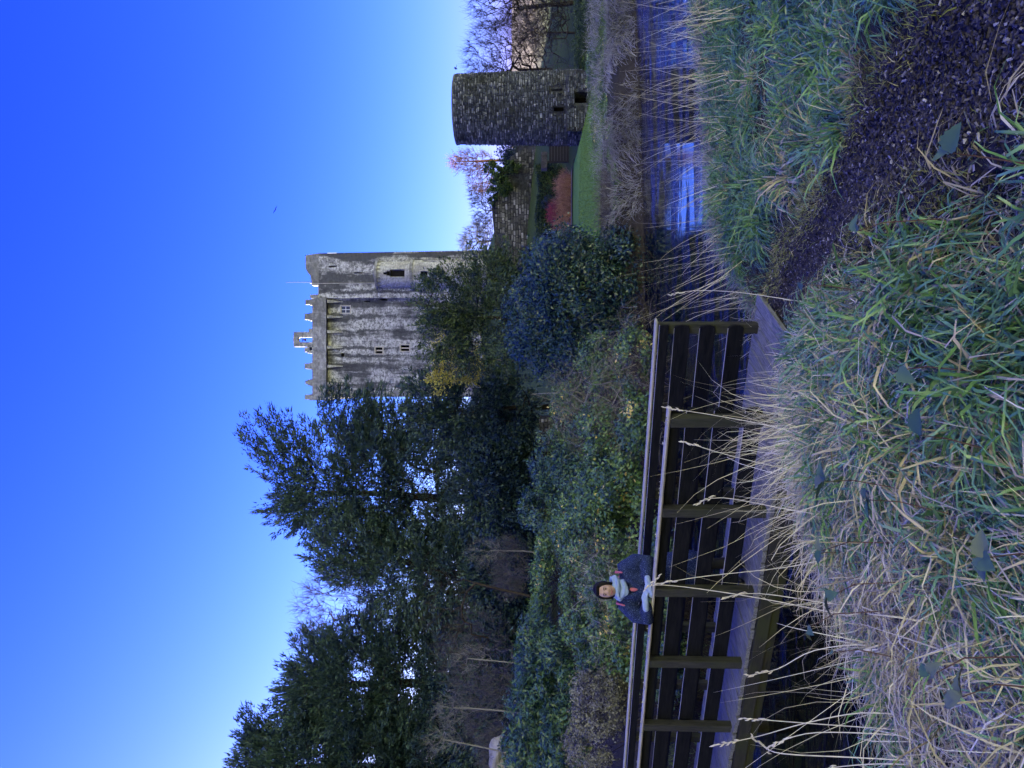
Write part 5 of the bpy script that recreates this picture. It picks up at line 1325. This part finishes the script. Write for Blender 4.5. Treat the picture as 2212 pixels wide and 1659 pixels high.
rg = np.random.default_rng(99)
c1 = box_pts(170, -0.7, 1.0, 1.7, 6.4, rg); c1 = c1[in_view(c1, 0.5)]
tussocks('long_grass', 'long green tussock grass between the path and the bridge', c1, 165, 0.68, 0.0115, GREEN, 201, lean=(-0.45, -0.15), flow=0.5, tone=(0.52, 0.2), pathclear=0.62, rad=0.07, spread=0.9, upz=0.95, droop=(0.7, 1.5), nseg=5)
tussocks('dry_grass', 'withered straw at the foot of the green tussocks left of the path', c1+0.05, 55, 0.42, 0.0075, STRAW, 212, flow=0.6, spread=0.9, droop=(0.6, 1.3), tone=(0.4, 0.2), nseg=3, pathclear=0.50)
c2 = box_pts(470, -3.0, -0.25, 1.9, 6.3, rg); c2 = c2[in_view(c2, 0.5)]
tussocks('long_grass', 'green blades mixed into the straw at the lower left bank', c2[::4], 90, 0.52, 0.0105, GREEN, 202, flow=0.6, tone=(0.6, 0.2), rad=0.06, spread=0.8, droop=(0.5, 1.2))
tussocks('dry_grass', 'matted pale straw on the left foreground bank', c2+0.05, 78, 0.58, 0.0066, STRAW, 203, flow=0.9, spread=0.8, upz=0.55, droop=(0.4, 1.0), tone=(0.5, 0.2), nseg=3)
c3 = box_pts(300, 1.5, 6.8, 2.6, 11.5, rg); c3 = c3[in_view(c3, 0.6)]
tussocks('long_grass', 'green tussock grass on the bank right of the path', c3, 185, 0.62, 0.0125, GREEN, 204, lean=(0.02, -0.25), flow=0.5, tone=(0.48, 0.2), pathclear=0.66, rad=0.09, spread=0.95, upz=0.95, droop=(0.6, 1.4))
tussocks('dry_grass', 'dead straw tangled in the bank right of the path', c3[::2]+0.06, 40, 0.42, 0.0055, STRAW, 205, flow=0.4, tone=(0.45, 0.2), nseg=3, pathclear=0.45)
# dry matted heap in the middle of the foreground and along the bridge
c4 = np.concatenate([np.stack([rg.normal(-0.05, 0.25, 100), rg.normal(4.7, 0.6, 100)], 1), box_pts(150, -2.6, 0.2, 5.2, 7.3, rg)])
tussocks('dry_grass', 'bleached straw heap at the near end of the bridge', c4, 70, 0.5, 0.005, STRAW, 206, flow=0.6, droop=(0.5, 1.1), tone=(0.55, 0.18), nseg=3)
# standing straw stems before the bridge
c5 = np.concatenate([box_pts(170, -2.6, -0.1, 4.6, 6.9, rg), box_pts(40, -3.2, -1.2, 3.0, 5.0, rg)])
tussocks('dry_grass', 'thin standing straw stems in front of the bridge railing', c5, 7, 0.80, 0.0042, STRAW, 207, flow=0.35, droop=(0.0, 0.7), upz=1.4, spread=0.5, tone=(0.65, 0.2), nseg=5, wave=0.35)
# low mossy turf along the path edges
ce = []
for s in (-1, 1):
    i = rg.integers(12, len(pp)-1, 320); d_ = rg.uniform(0.32, 0.62, 320)
    ce.append(pp[i]+nor[i]*(d_*s)[:, None])
ce = np.concatenate(ce)
tussocks('turf', 'short olive turf creeping onto the path edges', ce, 42, 0.12, 0.0055, OLIVE, 208, flow=0.3, droop=(0.2, 0.9), tone=(0.5, 0.2), nseg=2, rad=0.06, pathclear=0.28)
# general short cover so that no bare soil shows
c6 = box_pts(1500, -3.4, 6.8, 1.6, 12, rg); c6 = c6[in_view(c6, 0.8)]
tussocks('short_grass', 'short green grass filling the near bank', c6, 34, 0.24, 0.007, GREEN, 209, flow=0.4, tone=(0.45, 0.25), nseg=2, rad=0.12, pathclear=0.62)
# reeds by the water at right
c7 = np.concatenate([box_pts(80, 1.6, 4.6, 8.6, 11.4, rg), box_pts(60, 3.5, 6.5, 9.5, 12.2, rg), box_pts(40, 0.2, 1.6, 8.6, 10.2, rg)])
tussocks('reeds', 'thin pale reed stems leaning over the stream at right', c7, 2, 1.2, 0.006, STRAW, 210, lean=(-0.35, 0.0), flow=0.15, droop=(0.03, 0.25), upz=1.5, spread=0.25, tone=(0.7, 0.15), nseg=5)
c8 = np.stack([rg.uniform(0.4, 7, 320), np.zeros(320)], 1); c8[:, 1] = np.interp(c8[:, 0], NEAR_BANK[::-1, 0], NEAR_BANK[::-1, 1])-rg.uniform(0.1, 1.3, 320)
tussocks('dry_grass', 'grey brown dead grass fringing the near edge of the water', c8, 50, 0.45, 0.006, DEADGRASS, 211, flow=0.4, droop=(0.3, 0.9), tone=(0.5, 0.2), nseg=3)

# far bank fringe
r = np.random.default_rng(300); n = 8000
s = r.uniform(0, 1, n); bx = 5.2+s*16.0; by = np.interp(bx, FAR_BANK[::-1, 0], FAR_BANK[::-1, 1])+np.abs(r.normal(0.6, 1.2, n))
cl = np.sin(bx*2.3)+np.sin(bx*0.9+by) + r.normal(0, 0.6, n) > -0.7; bx, by = bx[cl], by[cl]; n = len(bx)
P = np.stack([bx, by, H(bx, by)-0.02], 1)
d = np.stack([np.sin(bx*1.9)*0.5+r.normal(0, 0.4, n), -0.3+r.normal(0, 0.35, n), np.full(n, 0.9)], 1)
V, F = ribbons(P, d, r.uniform(0.3, 0.85, n), 0.018, r.uniform(0.3, 0.9, n), 4, r=r)
o = npmesh('dead_grass', V, F, DEADGRASS, rnd=np.repeat(np.clip(0.45+0.2*np.sin(bx*1.3)+r.normal(0, 0.2, n), 0, 1), 10)); tag(o, 'grey brown dead grass along the far bank of the stream', 'grass', kind='stuff')
# lawn blades
n = 9000; bx = r.uniform(4.5, 18, n); by = r.uniform(30.5, 41, n); P = np.stack([bx, by, H(bx, by)], 1)
V, F = ribbons(P, np.stack([r.normal(0, 0.4, n), r.normal(0, 0.4, n), np.ones(n)], 1), 0.12, 0.03, 0.3, 2, r=r)
o = npmesh('lawn_grass', V, F, leaf_mat('lawn_blade', [(0, (0.07, 0.13, 0.02)), (1, (0.14, 0.23, 0.035))], 0.7, 0.2, 0.2), rnd=np.repeat(r.uniform(0, 1, n), 6)); tag(o, 'short bright grass blades of the lawn by the tower', 'grass', kind='stuff')
# grass beyond the far end of the bridge
n = 7000; bx = r.uniform(-9.5, -4.8, n); by = r.uniform(10.5, 15, n); ok = ~in_poly(POLY, bx, by); bx, by = bx[ok], by[ok]; n = len(bx); P = np.stack([bx, by, H(bx, by)], 1)
V, F = ribbons(P, np.stack([r.normal(0, 0.5, n), r.normal(0, 0.5, n), np.ones(n)], 1), r.uniform(0.08, 0.2, n), 0.012, 0.5, 3, r=r)
o = npmesh('verge_grass', V, F, leaf_mat('verge_blade', [(0, (0.05, 0.085, 0.02)), (1, (0.12, 0.17, 0.04))], 0.6, 0.3, 0.15), rnd=np.repeat(r.uniform(0, 1, n), 8)); tag(o, 'green verge at the far landing of the bridge', 'grass', kind='stuff')

# ---------------------------------------------------------------- single tall stalks and brambles in the foreground
STALK_M = plain('stalk_straw', (0.60, 0.54, 0.44), 0.6, 20, 0.15)
def stalk(lab, pts, head_len=0.14, r0=0.0032):
    P = [D(*p) for p in pts]; P[0].z = h1(P[0].x, P[0].y)-0.02
    Q = []
    for i in range(len(P)-1):
        for t in np.linspace(0, 1, 5)[:-1]:
            a = P[max(i-1, 0)]; b = P[i]; c_ = P[i+1]; d_ = P[min(i+2, len(P)-1)]
            Q.append(0.5*((2*b)+(-a+c_)*t+(2*a-5*b+4*c_-d_)*t*t+(-a+3*b-3*c_+d_)*t**3))
    Q.append(P[-1]); base = P[0].copy()
    root = empty('grass_stalk', tuple(base), lab, 'stalk', 'tall dry stalks in the foreground')
    mb = MB(); mb.tube([q-base for q in Q], [r0*(1-0.55*i/len(Q)) for i in range(len(Q))], 5); mb.build('stem', STALK_M, root, smooth=True)
    t = (Q[-1]-Q[-2]).normalized(); rr = random.Random(len(lab)); parts = []
    mb = MB()
    for i in range(9):
        u_ = i/9; c_ = Q[-1]-base-t*head_len*(1-u_)
        side = Vector((rr.uniform(-1, 1), rr.uniform(-1, 1), rr.uniform(-1, 1))).cross(t).normalized()
        e = c_+t*0.028+side*0.010; mb.tube([c_, (c_+e)/2+side*0.002, e], [0.0015, 0.0042, 0.0008], 5)
    mb.build('seed_head', STALK_M, root, smooth=True)
stalk('tall pale stalk whose knotted tip crosses the woman\'s gloves', [(1860, 1335, 4.3), (1640, 1292, 4.4), (1480, 1268, 4.5), (1412, 1264, 4.5), (1392, 1275, 4.5)])
stalk('tall pale stalk leaning across the coat beside the knotted one', [(1900, 1200, 4.4), (1700, 1225, 4.5), (1520, 1245, 4.5), (1415, 1262, 4.55)])
stalk('straight stalk rising over the deck left of the woman', [(1950, 1305, 4.0), (1800, 1304, 4.1), (1640, 1282, 4.2), (1560, 1291, 4.2)])
stalk('bent stalk with pale feathery head over the dark water', [(1985, 1445, 3.7), (1880, 1395, 3.8), (1760, 1405, 3.9), (1680, 1445, 4.0), (1612, 1460, 4.0)])
stalk('thick curved stalk pointing up across the deck at lower left', [(2010, 1548, 3.5), (1860, 1540, 3.6), (1740, 1562, 3.7), (1640, 1590, 3.8), (1538, 1612, 3.8)])
stalk('slender stalk sloping over the thick curved one', [(2010, 1580, 3.5), (1880, 1572, 3.6), (1740, 1562, 3.7), (1600, 1551, 3.8)])
stalk('hooked stalk over black water at the lower left', [(1990, 1592, 3.5), (1850, 1583, 3.6), (1740, 1585, 3.7), (1660, 1612, 3.8)])
stalk('lowest long stalk ending in a slim green spike at left', [(2010, 1645, 3.4), (1840, 1636, 3.5), (1690, 1628, 3.6), (1650, 1612, 3.7), (1622, 1590, 3.7)])
stalk('short blunt stalk jutting from the lowest left tuft', [(2050, 1655, 3.4), (1900, 1650, 3.5), (1800, 1658, 3.6), (1745, 1672, 3.6)])
stalk('lone tall stalk standing by the path end against the dark water', [(1770, 655, 6.0), (1600, 632, 6.2), (1500, 628, 6.3), (1445, 638, 6.3)])
stalk('leaning seed stalk before the second near post', [(1860, 985, 4.6), (1700, 930, 4.8), (1560, 900, 5.0), (1432, 880, 5.1)])
stalk('leaning seed stalk crossing the boards left of the second near post', [(1880, 1060, 4.5), (1720, 1020, 4.7), (1580, 985, 4.8), (1470, 952, 4.9)])
stalk('drooping tipped stalk in front of the middle of the railing', [(1900, 1120, 4.4), (1700, 1100, 4.6), (1560, 1075, 4.7), (1500, 1090, 4.7)])

BR_M = leaf_mat('bramble_leaf', [(0, (0.035, 0.080, 0.045)), (0.7, (0.070, 0.125, 0.070)), (1, (0.13, 0.15, 0.08))], 0.6, 0.25, 0.1)
BRS_M = plain('bramble_stem', (0.10, 0.055, 0.045), 0.6, 20, 0.3)
def bramble_leaf_mesh(i):
    V = []; F = []; n = 11
    for k in range(n+1):
        t = k/n; w_ = 0.34*math.sin(math.pi*min(1, t**0.72))*(1.10 if k % 2 else 0.88)+0.004; z = -(0.12+0.10*i)*t*t
        V += [(-w_, t, z+0.5*w_+0.02*(k % 2)), (0, t, z), (w_, t, z+(0.25+0.15*(i % 2))*w_+0.02*(k % 2))]
    for k in range(n):
        a = k*3; F += [(a, a+1, a+4, a+3), (a+1, a+2, a+5, a+4)]
    return npmesh('leaf', V, F, BR_M, rnd=np.full(len(V), (0.15, 0.45, 0.7, 0.95)[i]), smooth=True, mesh_only=True)
BLM = [bramble_leaf_mesh(i) for i in range(4)]
def bramble(lab, xd, yd, dep, size, nl=3, tilt=0.5, seed=0):
    rr = random.Random(seed)
    for dep in np.linspace(2.2, 8, 120):      # where the line of sight meets the top of the grass
        top = D(xd, yd, float(dep))
        if top.z < h1(top.x, top.y)+0.40: break
    g0 = Vector((top.x+rr.uniform(-0.1, 0.1), top.y+rr.uniform(0, 0.1), h1(top.x, top.y)))
    root = empty('bramble_sprig', tuple(g0), lab, 'bramble')
    mb = MB(); mb.tube([Vector((0, 0, -0.02)), (top-g0)*0.6+Vector((0.02, 0.03, 0.03)), top-g0], [0.003, 0.0025, 0.0015], 5); mb.build('stem', BRS_M, root)
    a0 = rr.uniform(0, 6.28)
    for j in range(nl):
        o = bpy.data.objects.new('leaf', BLM[rr.randrange(4)]); C.objects.link(o); o.parent = root
        o.location = (top-g0)+Vector((0, 0, 0.004*j)); s_ = size*rr.uniform(0.8, 1.15); o.scale = (s_, s_, s_)
        o.rotation_euler = (rr.uniform(-0.5, 0.3)+tilt*0.6, rr.uniform(-0.4, 0.4), a0+2*math.pi*j/max(nl, 3)+rr.uniform(-0.25, 0.25))
for k, (lab, xd, yd, dep, size, nl) in enumerate([
    ('trio of broad bramble leaves at the bottom left of the grass', 2130, 1205, 2.9, 0.085, 3), ('large grey bramble leaf pair low in the left grass', 2080, 1505, 2.9, 0.095, 2),
    ('long dark bramble leaf hanging by the left edge', 2010, 1460, 3.1, 0.075, 2), ('bramble leaves in the straw below the middle railing', 1785, 1040, 4.3, 0.085, 4),
    ('bramble leaves left of the straw heap', 1880, 1080, 3.9, 0.07, 3), ('grey green bramble leaf above the dark hollow', 1985, 940, 3.4, 0.095, 1),
    ('dark bramble leaf against the straw near the bridge end', 1940, 800, 3.5, 0.085, 1), ('bramble leaves under the straight stalk by the woman', 1775, 1190, 4.2, 0.075, 2),
    ('bramble leaves above the black water at left', 1790, 1290, 4.1, 0.08, 3), ('folded pale bramble leaf at the edge of the black water', 1750, 1355, 4.1, 0.07, 2),
    ('small bramble leaf by the left hollow', 1800, 1410, 3.9, 0.055, 1), ('dark bramble leaf beside the path in the right tussocks', 2050, 330, 3.0, 0.085, 2),
    ('round dark leaf by the path near the bridge landing', 1735, 615, 5.2, 0.10, 1), ('bramble leaf tucked in the green grass left of the path', 1850, 500, 4.2, 0.08, 2)]):
    bramble(lab, xd, yd, dep, size, nl, 0.5, 400+k)
